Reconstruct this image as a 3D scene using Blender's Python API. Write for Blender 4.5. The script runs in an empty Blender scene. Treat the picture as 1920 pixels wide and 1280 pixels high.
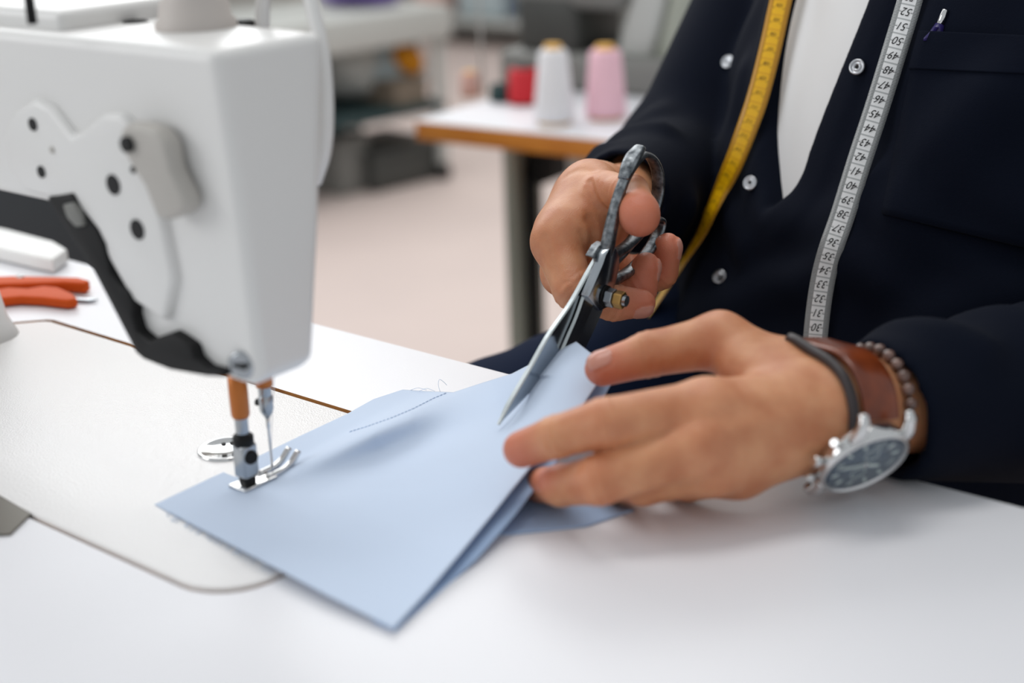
import bpy, bmesh, math, random
import numpy as np
import openvdb
from mathutils import Matrix, Vector
random.seed(4); rng = np.random.default_rng(4)
S = bpy.context.scene
COL = S.collection
# ------------------------------------------------------------------ camera and place
F = 2667.0                                   # 50 mm lens on 36 mm, in pixels of the 1920 frame
R = np.array([[0.7790987504178566, -0.1883289065758272, 0.5979442783782514],
              [0.6260407874478208, 0.2836854914324552, -0.726357676632139],
              [-0.032833969437870036, 0.9402418651063564, 0.33892058885861936]])
T = 0.75                                     # table top height
C = np.array([0.51008792, -0.41679276, 1.053])
def ray(x, y): return R @ np.array([(x - 960) / F, -(y - 640) / F, -1.0])
def at(x, y, d): return C + ray(x, y) * d
def onz(x, y, z):
    d = ray(x, y); return C + d * (z - C[2]) / d[2]
def ony(x, y, Y):
    d = ray(x, y); return C + d * (Y - C[1]) / d[1]
def onx(x, y, X):
    d = ray(x, y); return C + d * (X - C[0]) / d[0]
def camv(x, y, z):                            # a direction given as right, up, towards the camera
    v = R @ np.array([x, y, z], float); return v / np.linalg.norm(v)
def nrm(v):
    v = np.asarray(v, float); return v / np.linalg.norm(v)
def lin(c):
    return tuple(((v / 255) / 12.92 if v / 255 <= 0.04045 else ((v / 255 + 0.055) / 1.055) ** 2.4) for v in c) + (1.0,)

# ------------------------------------------------------------------ materials
def mat(name, rgb, rough=0.5, metal=0.0, bump=None, spec=0.5, vary=None, coat=0.0, sss=None, sheen=0.0, trans=0.0):
    m = bpy.data.materials.new(name); m.use_nodes = True
    nt = m.node_tree; b = nt.nodes['Principled BSDF']
    b.inputs['Base Color'].default_value = lin(rgb)
    b.inputs['Roughness'].default_value = rough
    b.inputs['Metallic'].default_value = metal
    b.inputs['Specular IOR Level'].default_value = spec
    b.inputs['Coat Weight'].default_value = coat
    b.inputs['Sheen Weight'].default_value = sheen
    b.inputs['Transmission Weight'].default_value = trans
    if sss:
        b.inputs['Subsurface Weight'].default_value = sss[0]
        b.inputs['Subsurface Radius'].default_value = (1.0, 0.38, 0.2)
        b.inputs['Subsurface Scale'].default_value = sss[1]
    tc = nt.nodes.new('ShaderNodeTexCoord')
    if vary:                                  # (rgb2, scale, detail)
        n = nt.nodes.new('ShaderNodeTexNoise'); n.inputs['Scale'].default_value = vary[1]; n.inputs['Detail'].default_value = vary[2]
        mx = nt.nodes.new('ShaderNodeMix'); mx.data_type = 'RGBA'
        mx.inputs[6].default_value = lin(rgb); mx.inputs[7].default_value = lin(vary[0])
        rp = nt.nodes.new('ShaderNodeMapRange'); rp.inputs[1].default_value = 0.35; rp.inputs[2].default_value = 0.68
        nt.links.new(tc.outputs['Object'], n.inputs['Vector']); nt.links.new(n.outputs['Fac'], rp.inputs[0])
        nt.links.new(rp.outputs[0], mx.inputs[0]); nt.links.new(mx.outputs[2], b.inputs['Base Color'])
    if bump:                                  # list of (scale, strength, detail, kind)
        prev = None
        for sc, st, det, kind in bump:
            if kind == 'noise':
                n = nt.nodes.new('ShaderNodeTexNoise'); n.inputs['Scale'].default_value = sc; n.inputs['Detail'].default_value = det; out = n.outputs['Fac']
            elif kind == 'vor':
                n = nt.nodes.new('ShaderNodeTexVoronoi'); n.inputs['Scale'].default_value = sc; out = n.outputs['Distance']
            else:
                n = nt.nodes.new('ShaderNodeTexWave'); n.inputs['Scale'].default_value = sc; n.inputs['Distortion'].default_value = det; out = n.outputs['Fac']
            nt.links.new(tc.outputs['Object'], n.inputs['Vector'])
            bp = nt.nodes.new('ShaderNodeBump'); bp.inputs['Strength'].default_value = st; bp.inputs['Distance'].default_value = 0.0006
            nt.links.new(out, bp.inputs['Height'])
            if prev: nt.links.new(prev.outputs['Normal'], bp.inputs['Normal'])
            prev = bp
        nt.links.new(prev.outputs['Normal'], b.inputs['Normal'])
    return m
M = {}
M['table'] = mat('white_laminate', (228, 228, 232), 0.38, bump=[(900, 0.12, 2, 'noise')])
M['bed'] = mat('white_powder_coat', (236, 234, 233), 0.30, bump=[(1100, 0.28, 1, 'vor')], spec=0.6)
M['casing'] = mat('white_machine_paint', (224, 223, 221), 0.34, spec=0.5)
M['ply'] = mat('table_edge_ply', (176, 118, 52), 0.6, vary=((140, 88, 36), 60, 3))
M['orange_edge'] = mat('beech_edge', (205, 130, 45), 0.5, vary=((188, 112, 34), 14, 4))
M['black'] = mat('black_plastic', (8, 8, 9), 0.55, spec=0.3)
M['hole'] = mat('hole_shade_black', (7, 7, 9), 0.7)  # near-black colour stands in for the shade inside holes and slots
M['greyplastic'] = mat('grey_plastic', (178, 174, 168), 0.45)
M['beigeplastic'] = mat('warm_grey_plastic', (196, 188, 182), 0.5)
M['chrome'] = mat('chrome', (214, 214, 214), 0.13, 1.0)
M['steel'] = mat('brushed_steel', (168, 172, 176), 0.27, 1.0, bump=[(500, 0.05, 2, 'noise')])
M['bushing'] = mat('bronze_bushing', (186, 108, 44), 0.38, 0.35)
M['blade'] = mat('polished_blade_steel', (172, 178, 184), 0.2, 1.0, bump=[(700, 0.03, 2, 'noise')])
M['edge'] = mat('ground_blade_edge', (196, 203, 204), 0.34, 1.0)
M['iron'] = mat('worn_dark_iron', (148, 153, 157), 0.3, 0.95, bump=[(520, 0.35, 4, 'noise'), (2200, 0.2, 2, 'noise')], vary=((70, 75, 80), 260, 5))
M['brass'] = mat('brass_nut', (190, 152, 92), 0.3, 1.0)
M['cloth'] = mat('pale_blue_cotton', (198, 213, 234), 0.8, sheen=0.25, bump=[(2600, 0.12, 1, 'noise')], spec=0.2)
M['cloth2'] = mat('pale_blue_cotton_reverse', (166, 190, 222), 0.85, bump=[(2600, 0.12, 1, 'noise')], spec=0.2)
M['stitch'] = mat('blue_thread', (196, 212, 234), 0.7)
M['skin'] = mat('skin', (212, 152, 112), 0.42, vary=((192, 124, 86), 55, 3), sss=(0.35, 0.006), spec=0.42,
                bump=[(260, 0.22, 4, 'noise'), (1500, 0.22, 2, 'vor')])
def warm_skin(m):                              # fingertips and knuckles are redder
    nt = m.node_tree; b = nt.nodes['Principled BSDF']; src = b.inputs['Base Color'].links[0].from_socket
    a = nt.nodes.new('ShaderNodeAttribute'); a.attribute_name = 'warm'; mx = nt.nodes.new('ShaderNodeMix'); mx.data_type = 'RGBA'
    k = nt.nodes.new('ShaderNodeMath'); k.operation = 'MULTIPLY'; k.inputs[1].default_value = 0.75
    nt.links.new(a.outputs['Fac'], k.inputs[0]); nt.links.new(k.outputs[0], mx.inputs[0]); nt.links.new(src, mx.inputs[6]); mx.inputs[7].default_value = lin((206, 118, 94))
    nt.links.new(mx.outputs[2], b.inputs['Base Color'])
warm_skin(M['skin'])
M['nail'] = mat('finger_nail', (206, 146, 128), 0.27, spec=0.5, sss=(0.25, 0.003))
M['navy'] = mat('navy_workwear_cotton', (7, 13, 27), 0.9, sheen=0.0, bump=[(1300, 0.3, 2, 'noise')], spec=0.12)
M['trouser'] = mat('navy_trouser_cotton', (16, 28, 52), 0.9, bump=[(1300, 0.3, 2, 'noise')], spec=0.12)
M['tee'] = mat('white_jersey', (222, 222, 222), 0.9, bump=[(1600, 0.2, 2, 'noise')], spec=0.15)
M['snap'] = mat('snap_metal', (176, 178, 182), 0.3, 1.0)
M['violet'] = mat('violet_plastic', (44, 36, 96), 0.35)
M['leather'] = mat('brown_leather', (124, 54, 18), 0.28, bump=[(700, 0.12, 3, 'noise')], vary=((88, 34, 10), 70, 3), coat=0.12)
M['cord'] = mat('dark_leather_cord', (42, 34, 36), 0.45)
M['bead'] = mat('dark_brown_bead', (74, 48, 38), 0.18, vary=((128, 98, 88), 180, 3), coat=0.5)
M['dial'] = mat('slate_blue_dial', (58, 76, 96), 0.35)
M['lume'] = mat('pale_dial_marks', (204, 216, 212), 0.4)
M['ink'] = mat('black_ink', (26, 26, 28), 0.6)
M['ink_brown'] = mat('dark_brown_ink', (104, 66, 10), 0.6)
M['orange'] = mat('orange_plastic', (204, 78, 10), 0.6, spec=0.25)
M['floor'] = mat('pinkish_floor', (214, 197, 190), 0.55, vary=((206, 190, 184), 1.5, 3))
M['wall'] = mat('warm_grey_wall', (188, 182, 174), 0.8, vary=((180, 174, 166), 1.2, 2))
M['wall2'] = mat('pale_grey_wall', (196, 196, 192), 0.8)
M['white'] = mat('white_enamel', (226, 226, 224), 0.45)
M['lightgrey'] = mat('light_grey_paint', (186, 188, 184), 0.5)
M['sage'] = mat('grey_green_paint', (160, 164, 152), 0.5)
M['midgrey'] = mat('mid_grey_paint', (118, 118, 114), 0.5)
M['darkgrey'] = mat('dark_grey_paint', (62, 63, 60), 0.5)
M['hinge'] = mat('dull_hinge_steel', (104, 100, 92), 0.4, 0.6)
M['crystal'] = mat('watch_glass', (225, 235, 240), 0.04); M['crystal'].node_tree.nodes['Principled BSDF'].inputs['Alpha'].default_value = 0.06
M['taupe'] = mat('taupe_card', (122, 110, 96), 0.8)
M['slate'] = mat('slate_metal', (52, 56, 60), 0.35)
M['teal'] = mat('dark_teal_paint', (34, 58, 60), 0.5)
M['thread_white'] = mat('white_thread', (232, 230, 232), 0.8, bump=[(300, 0.3, 1, 'wave')])
M['thread_pink'] = mat('pink_thread', (236, 190, 202), 0.8, bump=[(300, 0.3, 1, 'wave')])
M['thread_red'] = mat('red_thread', (190, 24, 36), 0.7)
M['thread_teal'] = mat('dark_green_thread', (20, 54, 54), 0.7)
M['thread_rose'] = mat('dusty_rose_thread', (202, 160, 148), 0.7)
M['cone'] = mat('yellow_cone_core', (226, 172, 74), 0.6)
M['ochre'] = mat('ochre_yarn', (214, 140, 20), 0.85, bump=[(120, 0.6, 3, 'noise')])
M['bag'] = mat('pale_blue_grey_bag', (172, 186, 190), 0.7)
M['purple'] = mat('purple_cloth', (112, 92, 156), 0.85)
M['blue'] = mat('blue_cloth', (76, 86, 176), 0.85)

# ------------------------------------------------------------------ object helpers
def link(name, me, m=None, parent=None, smooth=True):
    o = bpy.data.objects.new(name, me); COL.objects.link(o)
    if m is not None:
        for mm in (m if isinstance(m, (list, tuple)) else [m]): me.materials.append(mm)
    if smooth:
        me.polygons.foreach_set('use_smooth', [True] * len(me.polygons))
    if parent is not None:
        o.parent = parent; o.matrix_parent_inverse = Matrix(PW[parent.name]).inverted()
        PW[o.name] = Matrix.Identity(4)
    else: PW[o.name] = Matrix.Identity(4)
    return o
PW = {}                                       # world matrices of the objects made so far
def mesh(name, verts, faces, m, parent=None, smooth=True):
    me = bpy.data.meshes.new(name); me.from_pydata([tuple(map(float, v)) for v in verts], [], [tuple(int(i) for i in f) for f in faces]); me.validate(); me.update()
    return link(name, me, m, parent, smooth)
def from_bm(name, bm, m, parent=None, smooth=True):
    bmesh.ops.recalc_face_normals(bm, faces=bm.faces[:])
    me = bpy.data.meshes.new(name); bm.to_mesh(me); bm.free()
    return link(name, me, m, parent, smooth)
def thing(name, label, cat, loc, group=None):
    o = bpy.data.objects.new(name, None); COL.objects.link(o); o.location = tuple(map(float, loc))
    o.empty_display_size = 0.05
    PW[o.name] = Matrix.Translation(o.location)
    return tag(o, label, cat, group)
def tag(o, label=None, cat=None, group=None, kind=None):
    if label: o['label'] = label
    if cat: o['category'] = cat
    if group: o['group'] = group
    if kind: o['kind'] = kind
    return o
def bevel(o, w, seg=3, ang=0.6):
    b = o.modifiers.new('bevel', 'BEVEL'); b.width = w; b.segments = seg; b.limit_method = 'ANGLE'; b.angle_limit = ang; b.harden_normals = False
    return o
def sub(o, n=1):
    s = o.modifiers.new('sub', 'SUBSURF'); s.levels = n; s.render_levels = n; return o
def bm_box(bm, lo, hi, mtx=None):
    g = bmesh.ops.create_cube(bm, size=1.0)['verts']
    lo = np.array(lo, float); hi = np.array(hi, float)
    for v in g:
        v.co = Vector(tuple((lo + hi) / 2 + (hi - lo) * np.array(v.co)))
        if mtx is not None: v.co = mtx @ v.co
    return g
def box(name, lo, hi, m, parent=None, bev=0.0, mtx=None, seg=2):
    bm = bmesh.new(); bm_box(bm, lo, hi, mtx)
    o = from_bm(name, bm, m, parent, smooth=bev > 0)
    if bev: bevel(o, bev, seg)
    return o
def prism(name, pts_a, pts_b, m, parent=None, smooth=True):
    """closed solid between two matching outlines (lists of 3D points)"""
    n = len(pts_a); bm = bmesh.new()
    a = [bm.verts.new(tuple(p)) for p in pts_a]; b = [bm.verts.new(tuple(p)) for p in pts_b]
    bm.faces.new(a); bm.faces.new(b[::-1])
    for i in range(n): bm.faces.new((a[i], a[(i + 1) % n], b[(i + 1) % n], b[i]))
    bmesh.ops.triangulate(bm, faces=[f for f in bm.faces if len(f.verts) > 4], ngon_method='EAR_CLIP') if False else None
    return from_bm(name, bm, m, parent, smooth)
def frames(pts):
    pts = np.asarray(pts, float); t = np.gradient(pts, axis=0); t /= np.linalg.norm(t, axis=1)[:, None]
    u = np.cross(t[0], [0, 0, 1.0]); u = np.cross(t[0], [1.0, 0, 0]) if np.linalg.norm(u) < 1e-3 else u
    us = []
    for i in range(len(pts)):
        u = u - t[i] * (u @ t[i]); u /= np.linalg.norm(u); us.append(u.copy())
    us = np.array(us); return t, us, np.cross(t, us)
def spline(pts, n):
    """Catmull-Rom resample of control points (any dimension)"""
    p = np.asarray(pts, float); p = np.vstack([2 * p[0] - p[1], p, 2 * p[-1] - p[-2]])
    k = len(p) - 3; out = []
    for s in np.linspace(0, k, n):
        i = min(int(s), k - 1); f = s - i; a, b, c, d = p[i:i + 4]
        out.append(0.5 * (2 * b + (c - a) * f + (2 * a - 5 * b + 4 * c - d) * f * f + (3 * b - a - 3 * c + d) * f ** 3))
    return np.array(out)
def tube_geo(pts, rad, n=12, closed=False, flat=1.0):
    pts = np.asarray(pts, float); rad = np.broadcast_to(np.asarray(rad, float), (len(pts),))
    t, u, v = frames(pts); vs, fs = [], []
    for i, p in enumerate(pts):
        for k in range(n):
            a = 2 * math.pi * k / n; vs.append(p + rad[i] * (math.cos(a) * u[i] + flat * math.sin(a) * v[i]))
    L = len(pts)
    for i in range(L if closed else L - 1):
        for k in range(n):
            j = (i + 1) % L; fs.append((i * n + k, i * n + (k + 1) % n, j * n + (k + 1) % n, j * n + k))
    if not closed:
        fs.append(tuple(range(n))[::-1]); fs.append(tuple(range((L - 1) * n, L * n)))
    return vs, fs
def tube(name, pts, rad, m, parent=None, n=12, closed=False, flat=1.0):
    vs, fs = tube_geo(pts, rad, n, closed, flat); return mesh(name, vs, fs, m, parent)
def lathe(name, prof, org, axis, m, parent=None, n=32):
    """prof: (radius, height) along axis; closed at both ends"""
    axis = nrm(axis); u = nrm(np.cross(axis, [0.3, 0.2, 0.9] if abs(axis[2]) < 0.9 else [1, 0, 0])); v = np.cross(axis, u)
    vs, fs = [], []
    for r, h in prof:
        for k in range(n):
            a = 2 * math.pi * k / n; vs.append(np.asarray(org) + axis * h + r * (math.cos(a) * u + math.sin(a) * v))
    for i in range(len(prof) - 1):
        for k in range(n): fs.append((i * n + k, i * n + (k + 1) % n, (i + 1) * n + (k + 1) % n, (i + 1) * n + k))
    fs.append(tuple(range(n))[::-1]); fs.append(tuple(range((len(prof) - 1) * n, len(prof) * n)))
    o = mesh(name, vs, fs, m, parent)
    bevel(o, 0.0004, 1, 0.7) if False else None
    for p in o.data.polygons:
        if len(p.vertices) > 4: p.use_smooth = False
    return o
def hexprism(name, org, axis, r, h, m, parent=None):
    axis = nrm(axis); u = nrm(np.cross(axis, [0, 0, 1.0])); v = np.cross(axis, u)
    ring = [r * (math.cos(a) * u + math.sin(a) * v) for a in (math.pi / 3 * k + 0.15 for k in range(6))]
    a = [np.asarray(org) + q for q in ring]; b = [np.asarray(org) + axis * h + q for q in ring]
    return bevel(prism(name, a, b, m, parent, smooth=False), 0.0006, 2)

# ------------------------------------------------------------------ signed distance modelling
def rc(P, a, b, ra, rb):
    a = np.asarray(a, float); b = np.asarray(b, float); ba = b - a
    h = np.clip(((P - a) @ ba) / (ba @ ba), 0, 1)
    return np.linalg.norm(P - a - h[:, None] * ba, axis=1) - (ra + (rb - ra) * h)
def ell(P, c, ax, rad):
    """ellipsoid with axes ax (3x3 rows)"""
    q = (P - np.asarray(c, float)) @ np.asarray(ax).T / np.asarray(rad, float)
    k = np.linalg.norm(q, axis=1); return (k - 1) * min(rad)
def smin(a, b, k):
    h = np.clip(0.5 + 0.5 * (b - a) / k, 0, 1); return b + (a - b) * h - k * h * (1 - h)
def smax(a, b, k): return -smin(-a, -b, k)
def segdist(P, pts):
    d = np.full(len(P), 1e9)
    for a, b in zip(pts[:-1], pts[1:]): d = np.minimum(d, rc(P, a, b, 0, 0))
    return d
def poly2(p, poly):
    """signed distance to a 2D polygon, negative inside"""
    poly = np.asarray(poly, float); d = np.full(len(p), 1e9); ins = np.zeros(len(p), bool)
    for a, b in zip(poly, np.roll(poly, -1, axis=0)):
        e = b - a; w = p - a; h = np.clip((w @ e) / (e @ e), 0, 1); d = np.minimum(d, np.linalg.norm(w - h[:, None] * e, axis=1))
        c = ((a[1] > p[:, 1]) != (b[1] > p[:, 1]))
        with np.errstate(divide='ignore', invalid='ignore'):
            xx = (b[0] - a[0]) * (p[:, 1] - a[1]) / (b[1] - a[1]) + a[0]
        ins ^= c & (p[:, 0] < xx)
    return np.where(ins, -d, d)
def isosurface(fn, lo, hi, vox, B=8):
    lo = np.asarray(lo, float); n = np.ceil((np.asarray(hi) - lo) / vox / B).astype(int)
    A = np.full(tuple(n * B), 1.0, np.float32)
    ii = np.stack(np.meshgrid(*[np.arange(k) for k in n], indexing='ij'), -1).reshape(-1, 3)
    dc = np.concatenate([fn(lo + (c * B + B / 2) * vox) for c in np.array_split(ii, max(1, len(ii) // 20000))])
    lim = B * vox * 0.87 * 1.35 + 2 * vox
    off = np.stack(np.meshgrid(*[np.arange(B)] * 3, indexing='ij'), -1).reshape(-1, 3)
    far_in = dc < -lim
    for c in ii[far_in]:
        A[c[0] * B:(c[0] + 1) * B, c[1] * B:(c[1] + 1) * B, c[2] * B:(c[2] + 1) * B] = -1.0
    act = ii[np.abs(dc) <= lim]
    for ch in np.array_split(act, max(1, len(act) // 400)):
        idx = (ch[:, None, :] * B + off[None]).reshape(-1, 3)
        A[idx[:, 0], idx[:, 1], idx[:, 2]] = np.clip(fn(lo + idx * vox), -1, 1)
    A[[0, -1]] = np.maximum(A[[0, -1]], vox); A[:, [0, -1]] = np.maximum(A[:, [0, -1]], vox); A[:, :, [0, -1]] = np.maximum(A[:, :, [0, -1]], vox)
    g = openvdb.FloatGrid(1.0); g.copyFromArray(A)
    pts, quads = g.convertToQuads(0.0)
    pts = pts * vox + lo
    a, b, c, d = (pts[quads[:, k]] for k in range(4))
    vol = np.einsum('ij,ij->i', a, np.cross(b, c)).sum() + np.einsum('ij,ij->i', a, np.cross(c, d)).sum()
    if vol < 0: quads = quads[:, ::-1]
    return pts, quads

# ------------------------------------------------------------------ sewing table
def rrect(x0, x1, y0, y1, r, n=8):
    out = []
    for cx, cy, a0 in ((x1 - r, y1 - r, 0), (x0 + r, y1 - r, 90), (x0 + r, y0 + r, 180), (x1 - r, y0 + r, 270)):
        for k in range(n + 1):
            a = math.radians(a0 + 90 * k / n); out.append((cx + r * math.cos(a), cy + r * math.sin(a)))
    return out
def bedline(x0, x1, y0, y1, r, xn):
    p = rrect(x0, x1, y0, y1, r, 8); q = p[:9] + [(xn + 0.006, y1), (xn + 0.001, y1 - 0.002), (xn - 0.014, y1 - 0.019), (x0 + 0.01, y1 - 0.021), (x0, y1 - 0.03)] + p[18:]
    return q
def slab_with_hole(name, outer, hole, z0, z1, mats, parent):
    bm = bmesh.new(); edges = []
    for loop in (outer, hole):
        vs = [bm.verts.new((x, y, z1)) for x, y in loop]
        edges += [bm.edges.new((vs[i], vs[(i + 1) % len(vs)])) for i in range(len(vs))]
    bmesh.ops.triangle_fill(bm, edges=edges, use_beauty=True)
    g = bmesh.ops.extrude_face_region(bm, geom=bm.faces[:])
    for v in [e for e in g['geom'] if isinstance(e, bmesh.types.BMVert)]: v.co.z = z0
    bmesh.ops.recalc_face_normals(bm, faces=bm.faces[:])
    for f in bm.faces: f.material_index = 1 if abs(f.normal.z) < 0.5 else 0
    me = bpy.data.meshes.new(name); bm.to_mesh(me); bm.free()
    return link(name, me, mats, parent, smooth=False)
TX0, TX1, TY0, TY1 = -0.66, 0.62, -0.34, 0.187
tab = thing('sewing_table', 'white topped sewing table carrying the white sewing machine and blue cloth', 'table', (0, 0, 0))
slab_with_hole('tabletop', rrect(TX0, TX1, TY0, TY1, 0.02, 5), bedline(-0.420, 0.0815, -0.0905, 0.0935, 0.030, -0.3175), T - 0.036, T, [M['table'], M['ply']], tab)
for x in (TX0 + 0.1, TX1 - 0.1):
    box('leg', (x - 0.03, -0.10, 0.06), (x + 0.03, -0.04, T - 0.036), M['lightgrey'], tab, 0.004)
    box('foot', (x - 0.03, TY0 + 0.02, 0.0), (x + 0.03, TY1 - 0.01, 0.06), M['lightgrey'], tab, 0.006)
box('crossbar', (TX0 + 0.13, -0.085, 0.2), (TX1 - 0.13, -0.055, 0.26), M['lightgrey'], tab, 0.004)
# inset steel hinge plate of the table by the bed
hp = [onz(*p, T) for p in ((-90, 875), (0, 932), (58, 966), (20, 1004), (-60, 1010), (-130, 960))]
prism('hinge_plate', [p + [0, 0, 0.0012] for p in hp], [p + [0, 0, -0.003] for p in hp], M['hinge'], tab, smooth=False)

# ------------------------------------------------------------------ sewing machine
mc = thing('sewing_machine', 'white industrial sewing machine with black guard rail and chrome presser foot', 'sewing machine', (0, 0, T))
bp = bedline(-0.4175, 0.079, -0.088, 0.0895, 0.029, -0.3145)
bevel(prism('bed', [(x, y, T + 0.0008) for x, y in bp], [(x, y, T - 0.03) for x, y in bp], M['bed'], mc), 0.0014, 3)
# head and arm in one casting
def onb(p): return ony(p[0], p[1], -0.046)
prof = [np.array([-0.50, 0, T + 0.222]), np.array([0.056, 0, T + 0.2235]), np.array([0.062, 0, T + 0.145]), np.array([0.064, 0, T + 0.083]), np.array([0.056, 0, T + 0.079])] + \
       [onb(p) for p in ((440, 718), (400, 704), (300, 688), (258, 655), (235, 596), (155, 466), (100, 384))] + [np.array([-0.36, 0, T + 0.142]), np.array([-0.50, 0, T + 0.142])]
bm = bmesh.new()
NY = 6; rows = []
for j in range(NY + 1):
    f = j / NY; row = []
    for p in prof:
        zz = np.clip((T + 0.2235 - p[2]) / 0.145, 0, 1)
        y1 = 0.016 - 0.030 * zz if p[0] > -0.09 else 0.042
        row.append(bm.verts.new((p[0], -0.046 + (y1 + 0.046) * f, p[2])))
    rows.append(row)
n = len(prof)
bm.faces.new(rows[0]); bm.faces.new(rows[-1][::-1])
for a, b in zip(rows[:-1], rows[1:]):
    for i in range(n): bm.faces.new((a[i], a[(i + 1) % n], b[(i + 1) % n], b[i]))
arm = from_bm('arm_casing', bm, M['casing'], mc)
bevel(arm, 0.0095, 5, 0.5)
# pillar at the far end
def ringbox(z, x1, y1, x0=-0.47, y0=-0.07): return [(x, y, z) for x, y in rrect(x0, x1, y0, y1, 0.022, 5)]
bm = bmesh.new(); prev = None
for z, x1, y1 in ((T, -0.297, 0.068), (T + 0.012, -0.301, 0.064), (T + 0.06, -0.306, 0.058), (T + 0.15, -0.314, 0.048)):
    row = [bm.verts.new(p) for p in ringbox(z, x1, y1)]
    if prev:
        for i in range(len(row)): bm.faces.new((prev[i], prev[(i + 1) % len(row)], row[(i + 1) % len(row)], row[i]))
    else: bm.faces.new(row[::-1])
    prev = row
bm.faces.new(prev); from_bm('pillar', bm, M['casing'], mc)
# raised mounting plate of the presser lifter on the back of the head
pl = [(16, 262), (40, 205), (78, 182), (108, 198), (148, 252), (176, 236), (205, 210), (238, 208), (262, 236), (300, 330), (338, 520), (322, 600), (262, 560), (200, 452), (120, 372), (60, 356), (30, 312)]
pl = [ony(x, y, -0.046) for x, y in pl]
bevel(prism('lifter_plate', [p + [0, -0.0045, 0] for p in pl], [p + [0, 0.006, 0] for p in pl], M['casing'], mc), 0.003, 3)
# grey presser lifter lever
def onp(p, Y): return ony(p[0], p[1], Y)
lv = [(222, 245), (236, 232), (262, 234), (288, 242), (308, 268), (318, 320), (348, 382), (340, 404), (312, 414), (292, 410), (268, 350), (244, 312), (226, 280)]
a = [onp(p, -0.058) for p in lv]; b = [p + [0, 0.010, 0] for p in a]
lev = bevel(prism('presser_lifter', a, b, M['greyplastic'], mc), 0.0028, 3)
lathe('pivot_screw', [(0.0034, -0.0015), (0.0034, 0.002)], onp((241, 270), -0.0585), (0, -1, 0), M['hole'], lev, 20)
for (px, py), r in (((62, 233), 0.0030), ((78, 322), 0.0028), ((213, 346), 0.0046), ((258, 430), 0.0046)):
    lathe('screw_hole', [(r, -0.003), (r, 0.0006)], onp((px, py), -0.0506), (0, -1, 0), M['hole'], mc, 24)
lathe('screw_hole', [(0.0016, -0.003), (0.0016, 0.0005)], onp((98, 281), -0.0506), (0, -1, 0), M['greyplastic'], mc, 16)
lathe('screw_hole', [(0.0016, -0.003), (0.0016, 0.0005)], onp((250, 318), -0.0506), (0, -1, 0), M['hole'], mc, 16)
# black rail along the lower edge of the head
rail = [(86, 370), (112, 366), (134, 362), (150, 392), (166, 412), (180, 430), (194, 458), (200, 486), (206, 512), (222, 534), (240, 548), (250, 572), (247, 590), (256, 622), (278, 640), (296, 632), (318, 624), (338, 636), (358, 650), (364, 672), (384, 690), (412, 697), (420, 708), (385, 706), (318, 694), (268, 674), (254, 662), (220, 596), (170, 500), (120, 424)]
a = [onp(p, -0.052) for p in rail]; b = [p + [0, 0.034, 0] for p in a]
bevel(prism('guard_rail', a, b, M['black'], mc), 0.0016, 2)
bt = [(116, 384), (134, 380), (150, 405), (156, 424), (140, 426), (124, 408)]
a = [onp(p, -0.054) for p in bt]; bevel(prism('rail_tab', a, [p + [0, 0.004, 0] for p in a], M['midgrey'], mc), 0.001, 2)
cb = [(246, 676), (300, 690), (345, 700), (420, 712), (450, 728), (420, 722), (300, 702)]
# face screw in its notch
fsc = onp((453, 684), -0.047)
lathe('face_screw', [(0.0062, -0.006), (0.0062, 0.0008), (0.005, 0.0014)], fsc, (0.35, -1, 0), M['steel'], mc, 24)
box('screw_slot', fsc + np.array([-0.0048, -0.0026, -0.0007]), fsc + np.array([0.0048, -0.0012, 0.0009]), M['hole'], mc)
# presser bar and foot
pb = np.array([-0.001, -0.006]); 
def pz(z): return np.array([pb[0], pb[1], T + z])
lathe('presser_bushing', [(0.0040, 0.0375), (0.0046, 0.0390), (0.0047, 0.050), (0.0044, 0.064)], pz(0), (0, 0, 1), M['bushing'], mc, 28)
lathe('presser_bar', [(0.0032, 0.012), (0.0033, 0.034), (0.0033, 0.10)], pz(0), (0, 0, 1), M['steel'], mc, 24)
foot = thing_foot = box('presser_foot', pz(0.0062) + np.array([-0.0042, -0.0046, 0]), pz(0.0062) + np.array([0.0046, 0.0046, 0.0175]), M['steel'], mc, 0.0012)
lathe('clamp_screw', [(0.0036, 0.0), (0.0036, 0.0022), (0.003, 0.003)], pz(0.0175) + np.array([0.0036, 0.0, 0]), (1, -0.35, 0), M['black'], foot, 24)
lathe('presser_clamp', [(0.0046, 0.0225), (0.0052, 0.0235), (0.0052, 0.0275), (0.0042, 0.0285)], pz(0), (0, 0, 1), M['black'], foot, 24)
box('foot_shank', pz(0.0014) + np.array([-0.0026, -0.0034, 0]), pz(0.0014) + np.array([0.0030, 0.0034, 0.006]), M['black'], foot, 0.0006)
box('sole_plate', pz(0.0012) + np.array([-0.0062, -0.0075, 0]), pz(0.0012) + np.array([0.0066, 0.014, 0.0013]), M['chrome'], foot, 0.0005)
for dx in (-0.0032, 0.0036):
    tube('toe', spline([pz(0.0022) + np.array([dx, 0.010, 0]), pz(0.0023) + np.array([dx, 0.019, 0]), pz(0.0042) + np.array([dx, 0.026, 0]), pz(0.0086) + np.array([dx, 0.0315, 0])], 14), 0.0018, M['chrome'], foot, 10)
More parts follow.
